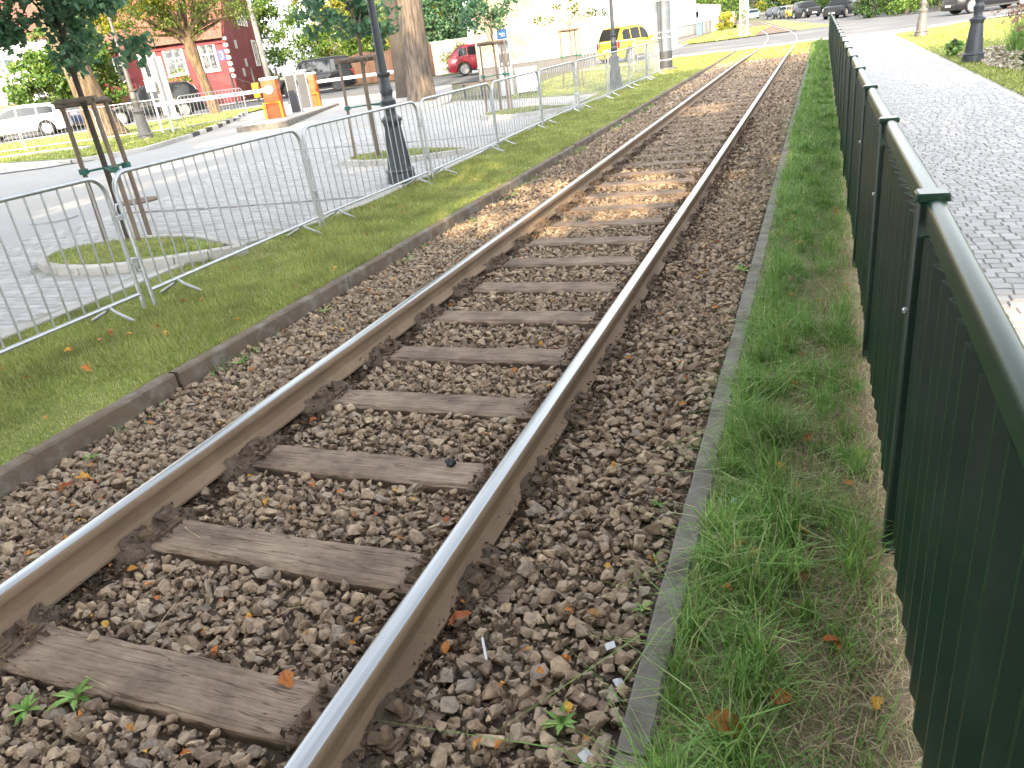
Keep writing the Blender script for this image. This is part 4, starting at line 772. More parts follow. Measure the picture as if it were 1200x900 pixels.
# ------------------------------------------------------------------ cars
def lerp_pts(P, x):
    P = sorted(P); return float(np.interp(x, [p[0] for p in P], [p[1] for p in P]))
def car(label, x, y, head, L, W, H, col, style='hatch', rim='rim', group=None, z=None, parts=True):
    """local axes: +x forward. Body lofted in cross-sections with real wheel arches, glass panels proud of the cabin."""
    wr = .33 if style != 'suv' else .37
    t = thing('parked_car', label, 'car', (x, y, Z(x, y) + .012 if z is None else z), head, group); pm = PAINT[col]
    if style == 'hatch': belt = [(-.5, .62), (-.47, .95), (-.3, .97), (.1, .92), (.2, .90), (.42, .78), (.48, .66), (.5, .52)]; roof = [(-.475, .95), (-.40, 1.30), (-.33, 1.0 * H - .05), (-.1, H), (.05, H - .03), (.10, H - .10), (.255, .91)]; wins = [(-.36, -.25), (-.235, -.03), (-.015, .15)]; wf, wrx = .315, -.30
    elif style == 'suv': belt = [(-.5, .66), (-.485, 1.05), (-.3, 1.06), (.1, 1.04), (.24, 1.02), (.44, .96), (.485, .85), (.5, .58)]; roof = [(-.488, 1.05), (-.465, H - .10), (-.43, H - .01), (-.1, H), (.08, H - .03), (.13, H - .12), (.235, 1.04)]; wins = [(-.43, -.24), (-.225, -.03), (-.015, .14)]; wf, wrx = .31, -.28
    else: belt = [(-.5, .62), (-.485, .98), (-.3, .97), (.1, .94), (.2, .92), (.42, .80), (.48, .68), (.5, .52)]; roof = [(-.485, .98), (-.44, 1.32), (-.38, H - .06), (-.1, H), (.03, H - .03), (.08, H - .09), (.235, .93)]; wins = [(-.41, -.25), (-.235, -.04), (-.025, .14)]; wf, wrx = .315, -.30
    sx = np.unique(np.r_[np.linspace(-.5, .5, 33), wf + np.linspace(-.105, .105, 9), wrx + np.linspace(-.105, .105, 9), [-.495, -.485, .485, .495]]); hwf = lambda u: W / 2 * (1 - .16 * abs(2 * u) ** 7 - .03 * abs(2 * u) ** 2)
    def sill(u):
        zz = .20 + .06 * max(0, abs(u) - .42) / .08
        for a in (wf, wrx):
            d_ = (u - a) * L
            if abs(d_) < wr + .055: zz = max(zz, wr + math.sqrt((wr + .055) ** 2 - d_ ** 2) - .01)
        return zz
    def sect(u):
        hw = hwf(u); zs = sill(u); zb = max(lerp_pts(belt, u), zs + .03); zm = zs + .5 * (zb - zs)
        h = [(hw * .95, zs), (hw * .995, zs + .06 * (zb - zs) + .01), (hw, zm), (hw * .985, zb - .07 * (zb - zs)), (hw * .94, zb), (hw * .6, zb + .018), (0, zb + .025)]
        return [(u * L, yy, zz) for yy, zz in h] + [(u * L, -yy, zz) for yy, zz in h[-2::-1]]
    mb = MB(); mb.loft([sect(u) for u in sx], True, True, True); body = mb.build('body', pm, t, True)
    r0, r1 = roof[0][0], roof[-1][0]; rx = np.unique(np.r_[np.linspace(r0, r1, 25), [p[0] for p in roof]])
    def cab(u):
        hw = hwf(u); zb = lerp_pts(belt, u) - .015; zr = max(lerp_pts(roof, u), zb + .012); k = min(1, (zr - zb) / (H - .95)); top = hw * (.93 - .17 * k); s_ = min(.09, (zr - zb) * .5)
        return hw * .93, zb, top, zr, s_
    def csect(u):
        b_, zb, tp, zr, s_ = cab(u); h = [(b_, zb), (tp + .01, zr - s_), (tp - .05, zr - s_ * .25), (tp * .5, zr + .012), (0, zr + .018)]
        return [(u * L, yy, zz) for yy, zz in h] + [(u * L, -yy, zz) for yy, zz in h[-2::-1]]
    MB().loft([csect(u) for u in rx], False, False, False).build('cabin', pm, t, True)
    o_ = .006
    for s in (-1, 1):
        for a, b in wins:
            us = np.linspace(a, b, 5); lo = []; hi = []
            for i, u in enumerate(us):
                b_, zb, tp, zr, s_ = cab(u); f0, f1 = .12, .93
                P0 = np.array([b_, zb]); P1 = np.array([tp + .01, zr - s_]); q0 = P0 + (P1 - P0) * f0; q1 = P0 + (P1 - P0) * f1
                lo.append((u * L, s * (q0[0] + o_), q0[1])); hi.append((u * L, s * (q1[0] + o_), q1[1]))
            MB().add(lo + hi, [(i, i + 1, i + 6, i + 5) for i in range(4)]).build('side_window', M['car_glass'], t)
    def pane(name, ua, ub):
        us = np.linspace(ua, ub, 6); vs_ = []; n = np.linspace(-1, 1, 7)
        for u in us:
            b_, zb, tp, zr, s_ = cab(u)
            for k in n: vs_.append((u * L + (.012 if name == 'windscreen' else -.012), k * (tp - .075), zr + .018 - .03 * k * k * .5 + .010))
        MB().add(vs_, [(i * 7 + j, i * 7 + j + 1, (i + 1) * 7 + j + 1, (i + 1) * 7 + j) for i in range(5) for j in range(6)]).build(name, M['car_glass'], t)
    pane('windscreen', roof[-2][0] + .012, roof[-1][0] - .012)
    pane('rear_window', roof[0][0] + .006, roof[2][0] - .012) if style != 'suv' else pane('rear_window', roof[0][0] + .004, roof[1][0] + .006)
    tyre = MB(); tyre.lathe([(wr - .10, -.05), (wr - .09, -.10), (wr - .02, -.105), (wr, -.08), (wr, .08), (wr - .02, .105), (wr - .09, .10), (wr - .10, .05)], 24); ty = tyre.mesh('tyre', M['rubber'], True)
    rm = MB(); rm.lathe([(wr - .085, .06), (wr - .085, .098), (wr - .11, .10), (wr - .12, .07)], 24); rm.lathe([(.065, .05), (.06, .095), (.02, .10)], 10)
    for k in range(10):
        a = 2 * math.pi * k / 10; c, s = math.cos(a), math.sin(a); pts = [(.04, -.028), (wr - .10, -.018), (wr - .10, .018), (.04, .028)]
        rm.loft([[(c * px - s * py, s * px + c * py, .075) for px, py in pts], [(c * px - s * py, s * px + c * py, .093) for px, py in pts]], True, True, True)
    rmm = rm.mesh('rim', M[rim], False); bk = MB().lathe([(wr - .1, .04), (wr - .1, .055)], 16).mesh('brake_disc', M['trim_black'])
    for a in (wf, wrx):
        for s in (-1, 1):
            wo = thing('wheel', None, None, (a * L, s * (W / 2 - .115), wr)); wo.parent = t; wo.rotation_euler = (-s * math.pi / 2, 0, 0); link('tyre', ty, wo); link('rim', rmm, wo); link('brake_disc', bk, wo)
    MB().box(-.47 * L, .47 * L, -W * .40, W * .40, .22, .5).build('underbody', M['trim_black'], t)
    zb = lerp_pts(belt, -.47)
    for s in (-1, 1):
        zt0 = zb - .24 if style == 'hatch' else zb - .30
        MB().cbox(-.497 * L, -.455 * L, s * W * .36 - .10, s * W * .36 + .10 if True else 0, zt0, zb - .05 if style == 'hatch' else zb + .05, .02).build('tail_lamp', M['lamp_red'], t)
        MB().cbox(.44 * L, .482 * L, s * W * .36 - .16, s * W * .36 + .10, .66, .78 if style != 'suv' else .86, .02).build('headlight', M['lamp_clear'], t)
        mr_ = MB().cbox(.155 * L, .195 * L, s * (W / 2 - .02) - (.0 if s > 0 else .16), s * (W / 2 - .02) + (.16 if s > 0 else 0), lerp_pts(belt, .17) + .02, lerp_pts(belt, .17) + .16, .03); mr_.build('mirror', pm if col != 'black' else M['trim_black'], t)
        for a in (-.135, .055): MB().cbox(a * L - .09, a * L + .09, s * W / 2 - .02, s * W / 2 + .02, .80, .825, .006).build('door_handle', pm, t)
        for a in (-.232, -.022, .17): MB().box(a * L - .004, a * L + .004, s * (W / 2 - .035), s * (W / 2 + .0005) , .34, .86).build('door_seam', M['trim_black'], t)
        MB().box(-.20 * L, .215 * L, s * W / 2 - .03 if s > 0 else s * W / 2 - .006, s * W / 2 + .006 if s > 0 else s * W / 2 + .03, .205, .30).build('sill_trim', M['trim_black'], t)
    MB().cbox(-.507 * L, -.46 * L, -W * .41, W * .41, .28, .52, .03).build('rear_bumper', M['trim_black'] if style == 'suv' or col == 'red' else pm, t)
    MB().cbox(.46 * L, .505 * L, -W * .40, W * .40, .25, .50, .03).build('front_bumper', pm, t)
    MB().cbox(.488 * L, .499 * L, -W * .28, W * .28, .52, .68, .01).build('grille', M['trim_black'], t)
    MB().box(-.512 * L, -.504 * L, -.26, .26, .56, .67).build('number_plate', M['white_metal'], t); MB().box(.503 * L, .51 * L, -.26, .26, .40, .51).build('number_plate', M['white_metal'], t)
    return t
GC = 'cars parked along the street'
car('white estate car seen from behind at the far left behind the barriers', -37.2, 28.2, math.atan2(-.62, -.78), 4.35, 1.8, 1.52, 'white', 'estate', group=GC)
car('dark blue car half hidden behind the white estate car', -38.3, 32.2, math.atan2(-.62, -.78), 4.3, 1.78, 1.5, 'navy', 'hatch', group=GC)
car('glossy black estate car parked in front of the red house', -30.6, 30.5, math.atan2(-.63, -.78), 4.75, 1.85, 1.66, 'black2', 'estate', group=GC)
car('boxy black off-road car behind the orange barrier posts', -28.2, 41.0, math.atan2(-.50, -.87), 4.85, 1.95, 1.9, 'black', 'suv', 'rim_dark', GC)
car('dark red hatchback half hidden by the cream building', -17.2, 41.6, math.atan2(.43, .90), 4.3, 1.8, 1.56, 'red', 'hatch', group=GC)
car('bright yellow small van beside the cream building', -8.95, 40.6, math.atan2(.92, .40), 3.7, 1.65, 1.66, 'yellow', 'estate', group=GC)
car('dark grey off-road car facing the camera at the far end of the green fence', 1.5, 79.5, R(-110), 4.7, 1.9, 1.75, 'black2', 'suv', group='cars parked along the far road')
FC = [(-1.8, 100, 'black2', 'suv', 'dark car facing the camera next to the yellow one in the far row'), (-2.8, 106, 'yellow', 'hatch', 'yellow car in the far parked row under the trees'), (-4.0, 113, 'grey', 'hatch', 'mid grey car left of the yellow car in the far row'), (-5.2, 120, 'black2', 'estate', 'dark estate car second from the left in the far row'), (-6.5, 128, 'navy', 'hatch', 'dark blue car leftmost in the far parked row')]
for x, y, c, st, lab in FC: car(lab, x, y, R(-65), 4.3, 1.8, 1.5 if st != 'suv' else 1.7, c, st, group='cars parked along the far road')
car('pale blue car driving towards the camera on the far road', -11.0, 146, R(-82), 4.2, 1.8, 1.5, 'blue', 'hatch', group='cars parked along the far road')
car('brown car seen from behind on the pavement beyond the crossing', -9.6, 92, R(98), 4.4, 1.85, 1.65, 'brown', 'suv', group='cars parked along the far road')
car('black car with silver wheels cut off by the top edge above the right lamp post', 8.4, 51.5, R(200), 4.5, 1.85, 1.6, 'black', 'suv', group='cars parked across the right road')
car('dark car whose wheel shows at the top right corner', 13.4, 52.6, R(200), 4.5, 1.85, 1.6, 'black2', 'suv', group='cars parked across the right road')

# ------------------------------------------------------------------ buildings
def wall_local(t, name, m_, x0, x1, y0, y1, z0, z1): return MB().box(x0, x1, y0, y1, z0, z1).build(name, m_, t)
def window(t, s0, s1, z0, z1, frame=.09, glass='curtain', y=0.0, mull=1, trans=True, m_=None, sill=True):
    """on a wall lying along local x, outside at -y"""
    m_ = m_ or M['white_trim']
    f = MB(); f.box(s0 - frame, s1 + frame, y - .05, y, z1, z1 + frame); f.box(s0 - frame, s1 + frame, y - .05, y, z0 - frame, z0); f.box(s0 - frame, s0, y - .05, y, z0, z1); f.box(s1, s1 + frame, y - .05, y, z0, z1)
    w_ = f.build('window', m_, t); b = MB()
    for k in range(mull): xm = s0 + (s1 - s0) * (k + 1) / (mull + 1); b.box(xm - .03, xm + .03, y - .035, y - .004, z0, z1)
    if trans: b.box(s0, s1, y - .033, y - .005, z0 + (z1 - z0) * .62, z0 + (z1 - z0) * .62 + .05)
    if mull or trans: b.build('mullion', m_, w_)
    MB().add([(s0, y - .012, z0), (s1, y - .012, z0), (s1, y - .012, z1), (s0, y - .012, z1)], [(0, 1, 2, 3)]).build('pane', M[glass], w_)
    if sill: MB().box(s0 - frame - .05, s1 + frame + .05, y - .12, y - .002, z0 - frame - .06, z0 - frame - .003).build('sill', m_, w_)
    return w_
# red house: local +x runs from the near corner to the left end along the front, local -y is the street side
hx, hy = -34.5, 41.6; ang = math.atan2(-.43, -.9)
hs_ = thing('red_house', 'dark red plastered house with white windows and the number 3', 'house', (hx, hy, Z(hx, hy)), ang)
# with this heading local +y points to the street; mirror by using +y outside
hs_.scale = (1, -1, 1)
EV = 3.85; LH = 8.6; DH = 10.5
wall_local(hs_, 'wall', M['plast_red'], 0, LH, 0, DH, -.3, EV)
g = MB().prism([(0, EV), (DH, EV), (DH, EV + 1), (DH / 2 + 1.2, EV + 4.4), (DH / 2 - 1.2, EV + 4.4), (0, EV + .2)], 0, .3, 'x'); g.build('gable', M['plast_red'], hs_)
# mansard tiles on the street slope
me = MB().cbox(-.14, .14, -.19, .19, 0, .03, .01).mesh('tile', M['tile']); sl = math.atan2(4.2, 4.1)
MB().add([(.05, -.35, EV + .02), (LH, -.35, EV + .02), (LH, 3.95, EV + 4.3), (.05, 3.95, EV + 4.3)], [(0, 1, 2, 3)]).build('roof', M['tile'], hs_)
rf = [o for o in hs_.children if o.name.startswith('roof')][0]
for i in range(13):
    for j in range(22):
        u = i * .33; link('tile', me, rf, (.2 + j * .29 + (i % 2) * .02, -.30 + u * math.cos(sl) * .99, EV + .06 + u * math.sin(sl) * .99 + .02), (sl + .05, 0, 0))
MB().box(-.02, LH, -.46, -.36, EV - .04, EV + .05).build('gutter', M['iron_rust'], hs_); MB().box(0, LH, -.12, -.002, EV - .32, EV - .16).build('cornice', M['plast_red'], hs_)
for s0, s1 in ((.85, 1.65), (2.85, 3.85), (4.55, 5.4), (6.6, 7.5)): window(hs_, s0, s1, 2.15, 3.5, .12, 'curtain')
qb = MB().box(-.04, .17, -.045, .3, 0, .20).mesh('quoin', M['white_trim'])
for k in range(7): link('quoin', qb, hs_, (0, 0, 1.5 + k * .36))
# gable windows (wall at local x = 0, facing -x)
def gwin(y0, y1, z0, z1):
    f = MB(); f.box(-.05, 0, y0 - .1, y1 + .1, z1, z1 + .1); f.box(-.05, 0, y0 - .1, y1 + .1, z0 - .1, z0); f.box(-.05, 0, y0 - .1, y0, z0, z1); f.box(-.05, 0, y1, y1 + .1, z0, z1); w_ = f.build('window', M['white_trim'], hs_)
    MB().add([(-.012, y0, z0), (-.012, y1, z0), (-.012, y1, z1), (-.012, y0, z1)], [(0, 3, 2, 1)]).build('pane', M['curtain'], w_); MB().box(-.035, -.004, (y0 + y1) / 2 - .04, (y0 + y1) / 2 + .04, z0, z1).build('mullion', M['white_trim'], w_)
gwin(7.0, 8.0, 2.2, 3.7); gwin(4.3, 5.2, 4.75, 5.6); gwin(5.9, 6.8, 4.75, 5.6)
for y_, z_ in ((3.6, 2.1), (2.4, 1.5), (2.0, 3.2)): MB().cbox(-.12, 0, y_, y_ + .3, z_, z_ + .5, .02).build('meter_box', M['offwhite'], hs_)
npl = MB().cbox(.24, .66, -.03, 0, 2.55, 3.15, .012).build('number_plate', M['num_blue'], hs_)
dg = MB()                                             # the figure 3, read from the street (local x runs right to left there)
cx_, cz_ = .45, 2.85
def arc3(z0, r): return [(cx_ + r * math.cos(a) * .85 * 1, z0 + r * math.sin(a)) for a in np.linspace(R(150), R(-90), 9)]
pts = [(cx_ - (p[0] - cx_), p[1]) for p in arc3(cz_ + .095, .10)] + [(cx_ - (p[0] - cx_), 2 * cz_ - p[1]) for p in reversed(arc3(cz_ + .105, .115))]
dg.tube([(x, -.036, z) for x, z in pts], .026, 6).build('digit', M['white_trim'], npl)
MB().cbox(.3, LH, .3, DH - .3, EV + 3.8, EV + 4.4, .05).build('roof_top', M['tile'], hs_)
# iron fence in front of the house
ft = thing('iron_fence', 'black wrought-iron railing with curved tops in front of the red house', 'fence', (-33.4, 39.2, Z(-33.4, 39.2)), ang); picket = {}
for sec in range(5):
    x0 = -3.2 + sec * 2.7
    MB().cbox(x0 - .06, x0 + .06, -.06, .06, -.1, 1.75, .02).build('post', M['iron'], ft)
    mb = MB(); N = 15; topc = lambda k: 1.05 + .42 * (1 - math.cos(2 * math.pi * k / N)) * .5 if sec % 2 else 1.45 - .40 * (1 - math.cos(2 * math.pi * k / N)) * .5
    mb.tube([(x0 + 2.7 * k / N, 0, topc(k)) for k in range(N + 1)], .016, 5); mb.tube([(x0, 0, .18), (x0 + 2.7, 0, .18)], .016, 5); mb.build('rail', M['iron'], ft)
    for k in range(1, N):
        h_ = round(topc(k) + .08, 2)
        if h_ not in picket: picket[h_] = MB().tube([(0, 0, .05), (0, 0, h_)], .010, 4).mesh('picket', M['iron'])
        link('picket', picket[h_], ft, (x0 + 2.7 * k / N, 0, 0))
o = thing('utility_marker', 'yellow box on a dark post by the iron railing', 'utility box', (-31.0, 39.0, Z(-31, 39)), ang)
MB().box(-.05, .05, -.05, .05, 0, 1.9).build('post', M['iron'], o); MB().cbox(-.19, .19, -.16, .16, .25, 1.05, .03).build('box', M['yellow'], o)
# cream building beside the track
A = np.array([-14.6, 34.2]); B = np.array([-10.1, 38.0]); Lc = float(np.hypot(*(B - A))); an = math.atan2(B[1] - A[1], B[0] - A[0])
cb = thing('cream_building', 'cream plastered building with a plain sunlit wall and dark plinth', 'building', (A[0], A[1], Z(A[0], A[1]) - .06), an)
dv = (math.cos(an) * -.40 + math.sin(an) * .92, -math.sin(an) * -.40 + math.cos(an) * .92); dv = (dv[0] * 3.6, dv[1] * 3.6)
MB().prism([(0, 0), (Lc, 0), (Lc + dv[0], dv[1]), dv], .56, 7.5).build('wall', M['cream'], cb)
MB().prism([(-.03, -.05), (Lc + .03, -.05), (Lc + dv[0], dv[1] - .1), (dv[0] - .02, dv[1] - .1)], -.4, .56).build('plinth', M['plinth'], cb)
MB().box(-.06, Lc + .06, -.09, -.004, .56, .60).build('plinth_ledge', M['conc'], cb)
MB().prism([(-.3, -.4), (Lc + .3, -.4), (Lc + dv[0] + .3, dv[1] + .3), (dv[0] - .3, dv[1] + .3)], 7.5, 7.75).build('roof', M['tile'], cb)
MB().tube([(.12, -.06, .3), (.12, -.06, 7.4)], .05, 8).build('downpipe', M['offwhite'], cb, True)
# white building running along the track
wb = thing('white_building', 'long sunlit white building facing the track beyond the yellow car', 'building', (-11.2, 44, Z(-11.2, 44) - .1))
MB().box(-8, 0, 0, 36, 0, 9).build('wall', M['white_pl'], wb); MB().box(.002, .06, 0, 36, -.2, .5).build('plinth', M['offwhite'], wb)
for k in range(5):
    y0 = 3 + k * 6.6
    for z0 in (1.5, 5.2):
        f = MB(); f.box(.0, .06, y0 - .1, y0 + 1.2, z0 - .1, z0); f.box(.0, .06, y0 - .1, y0 + 1.2, z0 + 1.6, z0 + 1.7); f.box(0, .06, y0 - .1, y0, z0, z0 + 1.6); f.box(0, .06, y0 + 1.1, y0 + 1.2, z0, z0 + 1.6); w_ = f.build('window', M['white_trim'], wb)
        MB().add([(.015, y0, z0), (.015, y0 + 1.1, z0), (.015, y0 + 1.1, z0 + 1.6), (.015, y0, z0 + 1.6)], [(0, 1, 2, 3)]).build('pane', M['offwhite'], w_)
MB().tube([(.1, 1.2, .1), (.1, 1.2, 9)], .06, 8).build('downpipe', M['offwhite'], wb)
MB().prism([(-8.3, -.3), (.4, -.3), (.4, 36.3), (-8.3, 36.3)], 9, 9.3).build('roof', M['tile'], wb)
# white garden wall / gate posts beyond it
gw = thing('garden_wall', 'white rendered wall with pillars past the long white building', 'wall', (-11.3, 81, Z(-11.3, 81))); MB().box(-.2, .2, 0, 18, 0, 2.0).build('wall', M['white_pl'], gw)
for k in range(6): MB().cbox(-.3, .3, k * 3.4, k * 3.4 + .6, 0, 2.6, .04).build('pillar', M['white_pl'], gw)
def house(label, x, y, rz, L_, D_, H_, m_, wins_, roof='tile', cat='house', name='house'):
    t = thing(name, label, cat, (x, y, Z(x, y) - .1), rz); MB().box(0, L_, 0, D_, 0, H_).build('wall', m_, t)
    MB().prism([(-.4, H_), (D_ / 2, H_ + D_ * .38), (D_ + .4, H_)], -.3, L_ + .3, 'x').build('roof', M[roof], t)
    for s0, s1, z0, z1 in wins_: window(t, s0, s1, z0, z1, .08, 'glass', sill=True)
    return t
house('white house glimpsed at the left edge behind the white car', -56, 33, R(38), 11, 8, 5.5, M['white_pl'], [(3, 4.2, 1.2, 2.6), (7.5, 8.7, 1.2, 2.6), (9.4, 10.4, 1.2, 2.6), (3, 4.2, 3.8, 5), (7.5, 8.7, 3.8, 5)])
house('pale house with shuttered windows behind the forked tree', -29, 72, R(10), 14, 9, 6.5, M['white_pl'], [(5, 6.2, 1.2, 2.6), (8, 9.2, 1.2, 2.6), (11, 12.2, 1.2, 2.6), (5, 6.2, 4.2, 5.5), (8, 9.2, 4.2, 5.5), (11, 12.2, 4.2, 5.5)])
house('bright pale apartment house rising behind the shrubs', -47, 70, R(22), 14, 9, 11, M['offwhite'], [(2 + 3 * i, 3.2 + 3 * i, 1.5 + 3 * j, 2.9 + 3 * j) for i in range(4) for j in range(3)])
# low walls and fences on the far side of the street
o = thing('garden_wall', 'terracotta garden wall behind the white and dark blue cars', 'wall', (-46.5, 33.6, Z(-46, 33)), R(28)); MB().box(0, 10.5, 0, .25, 0, 1.6).build('wall', M['brick_wall'], o); MB().box(-.05, 10.55, -.05, .30, 1.6, 1.68).build('coping', M['brick_wall'], o)
o = thing('board_fence', 'brown wooden board fence behind the black off-road car', 'fence', (-32.0, 46.6, Z(-32, 46.6)), R(8)); bm_ = {}
for k in range(64):
    h_ = round(1.75 + .22 * abs(math.sin(k * math.pi / 16)), 2)
    if h_ not in bm_: bm_[h_] = MB().box(0, .145, 0, .03, .05, h_).mesh('board', M['brown_fence'])
    link('board', bm_[h_], o, (k * .155, 0, 0))
o = thing('garden_wall', 'pale rendered garden wall left of the massive trunk', 'wall', (-23.2, 47.2, Z(-23, 47)), R(14)); MB().box(0, 5.2, 0, .3, 0, 1.9).build('wall', M['offwhite'], o); MB().box(-.05, 5.25, -.06, .36, 1.9, 2.0).build('coping', M['conc'], o)
o = thing('mesh_fence', 'grey garden fence behind the red car', 'fence', (-20.5, 51.5, Z(-20.5, 51.5)), R(20)); me = MB().tube([(0, 0, 0), (0, 0, 1.5)], .03, 6).mesh('post', M['dark_metal']); mw_ = MB().tube([(0, 0, 0), (0, 0, 1.4)], .008, 4).mesh('wire', M['dark_metal'])
for k in range(6): link('post', me, o, (k * 1.6, 0, 0))
for k in range(70): link('wire', mw_, o, (k * .115, 0, 0))

# ------------------------------------------------------------------ car park barrier gates
GX = [(-16.05, 20.9, 'nearer orange barrier post with white disc and yellow hoop guard'), (-18.1, 26.0, 'farther orange barrier post beside the second grey terminal')]
isl = thing('traffic_island', 'low grey kerbed island carrying the orange barrier posts', 'traffic island', (-15.0, 18.6, Z(-15.6, 20) - .02), math.atan2(7.6, -3.0)); pr = [(0, -.55), (.25, -.75), (8.1, -.75), (8.5, -.4), (8.5, .4), (8.1, .75), (.25, .75), (0, .55)]
MB().loft([[(x, y, -.1) for x, y in pr], [(x, y, .14) for x, y in pr], [(x * .995 + .02, y * .97, .155) for x, y in pr]], True, True, True).build('kerb', M['kerb_dark'], isl); MB().prism([(x * .97 + .12, y * .82) for x, y in pr], .13, .160).build('top', M['conc'], isl)
zi = Z(-15.6, 20) + .13
def gate(x, y, lab, boom_az, boom_len, disc):
    t = thing('barrier_post', lab, 'barrier post', (x, y, zi), math.atan2(7.6, -3.0) - R(90), 'orange car park barrier posts')
    MB().cbox(-.24, .24, -.20, .20, .0, 1.14, .02).build('cabinet', M['orange'], t); MB().cbox(-.255, .255, -.215, .215, 1.14, 1.22, .02).build('cap', M['white_metal'], t)
    if disc: MB().lathe([(.13, 0), (.13, .05), (.11, .06)], 20).build('hub_disc', M['white_metal'], t, True, (0, -.20, .86), (math.pi / 2, 0, 0))
    c_ = MB().tube([(-.26, -.30, -.1), (-.26, -.30, .48), (.26, -.30, .48), (.26, -.30, -.1)], .045, 8); c_.build('hoop_guard', M['yellow'], t)
    b = thing('boom', None, None, (0, -.12 if disc else .0, .86)); b.parent = t; b.rotation_euler = (0, 0, boom_az - t.rotation_euler[2]); n = 7
    for k in range(n): MB().cbox(.1 + boom_len * k / n, .1 + boom_len * (k + 1) / n - .002, -.028, .028, -.055, .055, .01).build('section', M['white_metal'], b)
    for k in range(1, n): MB().box(boom_len * k / n, boom_len * k / n + .16, -.031, .031, -.012, .018).build('red_mark', M['red_paint'], b)
    return t
gate(*GX[0], math.atan2(-1.35, -1.55), 3.3, True); gate(*GX[1], math.atan2(2.4, 2.9), 3.5, False)
def terminal(lab, x, y):
    t = thing('ticket_terminal', lab, 'ticket terminal', (x, y, zi), math.atan2(7.6, -3.0) - R(90), 'grey ticket terminals on the island')
    MB().cbox(-.17, .17, -.14, .14, 0, 1.28, .03).build('body', M['grey_metal'], t); MB().box(-.145, .145, -.155, -.138, .06, 1.2).build('front_panel', M['dark_metal'], t); MB().box(.168, .182, -.06, .06, .86, 1.02).build('button_panel', M['dark_metal'], t); MB().box(.168, .182, -.08, .08, 1.06, 1.18).build('screen', M['lit_face'], t)
    MB().cbox(-.19, .19, -.17, .16, 1.28, 1.33, .015).build('hood', M['white_metal'], t)
terminal('nearer grey ticket terminal with dark front panel', -16.25, 22.3); terminal('farther grey ticket terminal with dark front panel', -17.3, 24.4)
# payment machine, cabinet, sign boards
t = thing('payment_machine', 'grey payment machine with blue sign on top by the cream wall', 'payment machine', (-9.7, 25.0, Z(-9.7, 25)), R(20))
MB().cbox(-.22, .22, -.16, .16, 0, 1.72, .03).build('body', M['grey_metal'], t); MB().cbox(-.16, .16, -.05, .05, 1.72, 2.02, .02).build('sign_box', M['dark_metal'], t); sg = MB().box(-.145, .145, -.062, -.051, 1.745, 1.995).build('sign_face', M['blue_sign'], t)
MB().box(-.08, .09, -.068, -.0625, 1.86, 1.89).build('sign_mark', M['white_metal'], sg); MB().box(-.03, .10, -.068, -.0625, 1.80, 1.825).build('sign_mark', M['white_metal'], sg)
MB().box(-.17, .17, -.172, -.158, 1.35, 1.64).build('screen', M['glass'], t); MB().box(-.17, .17, -.172, -.158, .88, 1.28).build('keypad_panel', M['cast_pale'], t)
for x_ in (-.09, .09): MB().lathe([(.045, 0), (.045, .02)], 12).build('indicator', M['lit_face'], t, False, (x_, -.172, .97), (math.pi / 2, 0, 0))
t = thing('slatted_cabinet', 'white slatted cabinet standing right of the payment machine', 'cabinet', (-8.75, 24.3, Z(-8.75, 24.3)), R(18)); MB().cbox(-.33, .33, -.2, .2, .12, .80, .02).build('body', M['white_metal'], t)
for k in range(9): MB().box(-.30 + k * .07, -.265 + k * .07, -.215, -.198, .16, .76).build('slat', M['white_metal'], t)
MB().cbox(-.36, .36, -.23, .23, .80, .84, .012).build('lid', M['white_metal'], t)
for x_ in (-.27, .27): MB().box(x_ - .03, x_ + .03, -.15, .15, -.02, .12).build('leg', M['dark_metal'], t)
t = thing('bench', 'low wooden bench left of the payment machine', 'bench', (-10.9, 25.6, Z(-10.9, 25.6)), R(22))
for k in range(3): MB().box(-.8, .8, -.2 + k * .14, -.08 + k * .14, .42, .46).build('seat_slat', M['stake'], t)
for x_ in (-.6, 0, .6): MB().box(x_ - .03, x_ + .03, -.18, .2, 0, .42).build('leg', M['dark_metal'], t)
t = thing('sign_board', 'tall white board on twin posts with a grey box beside the old street lamp', 'sign', (-20.0, 20.3, Z(-20, 20.3)), R(38))
for x_ in (-.22, .10): MB().tube([(x_, 0, -.1), (x_, 0, 2.5)], .035, 8).build('post', M['white_metal'], t)
MB().cbox(-.05, .36, .06, .12, .60, 2.35, .01).build('board', M['offwhite'], t); MB().cbox(-.33, -.03, -.12, .10, 1.35, 1.68, .02).build('box', M['grey_metal'], t); MB().box(.16, .42, -.05, .05, .45, .62).build('lower_box', M['grey_metal'], t)
t = thing('litter_bin', 'pale blue box on the pavement by the long white building', 'box', (-10.6, 78, Z(-10.6, 78))); MB().cbox(-.3, .3, -.25, .25, 0, 1.4, .04).build('body', PAINT['blue'], t); MB().cbox(-.33, .33, -.28, .28, 1.4, 1.5, .04).build('lid', M['mast_grey'], t)
# hoarding fence on the far verge
t = thing('railing', 'dark railing along the far pavement beside the grass', 'fence', (-9.3, 57.5, Z(-9.3, 57.5))); pm_ = MB().box(-.02, .02, -.02, .02, 0, 1.1).mesh('picket', M['iron'])
for k in range(40): link('picket', pm_, t, (-.004 * k, k * .5, .0 + .0045 * k))
MB().tube([(0, 0, 1.1), (-.16, 19.5, 1.28)], .03, 5).build('rail', M['iron'], t)
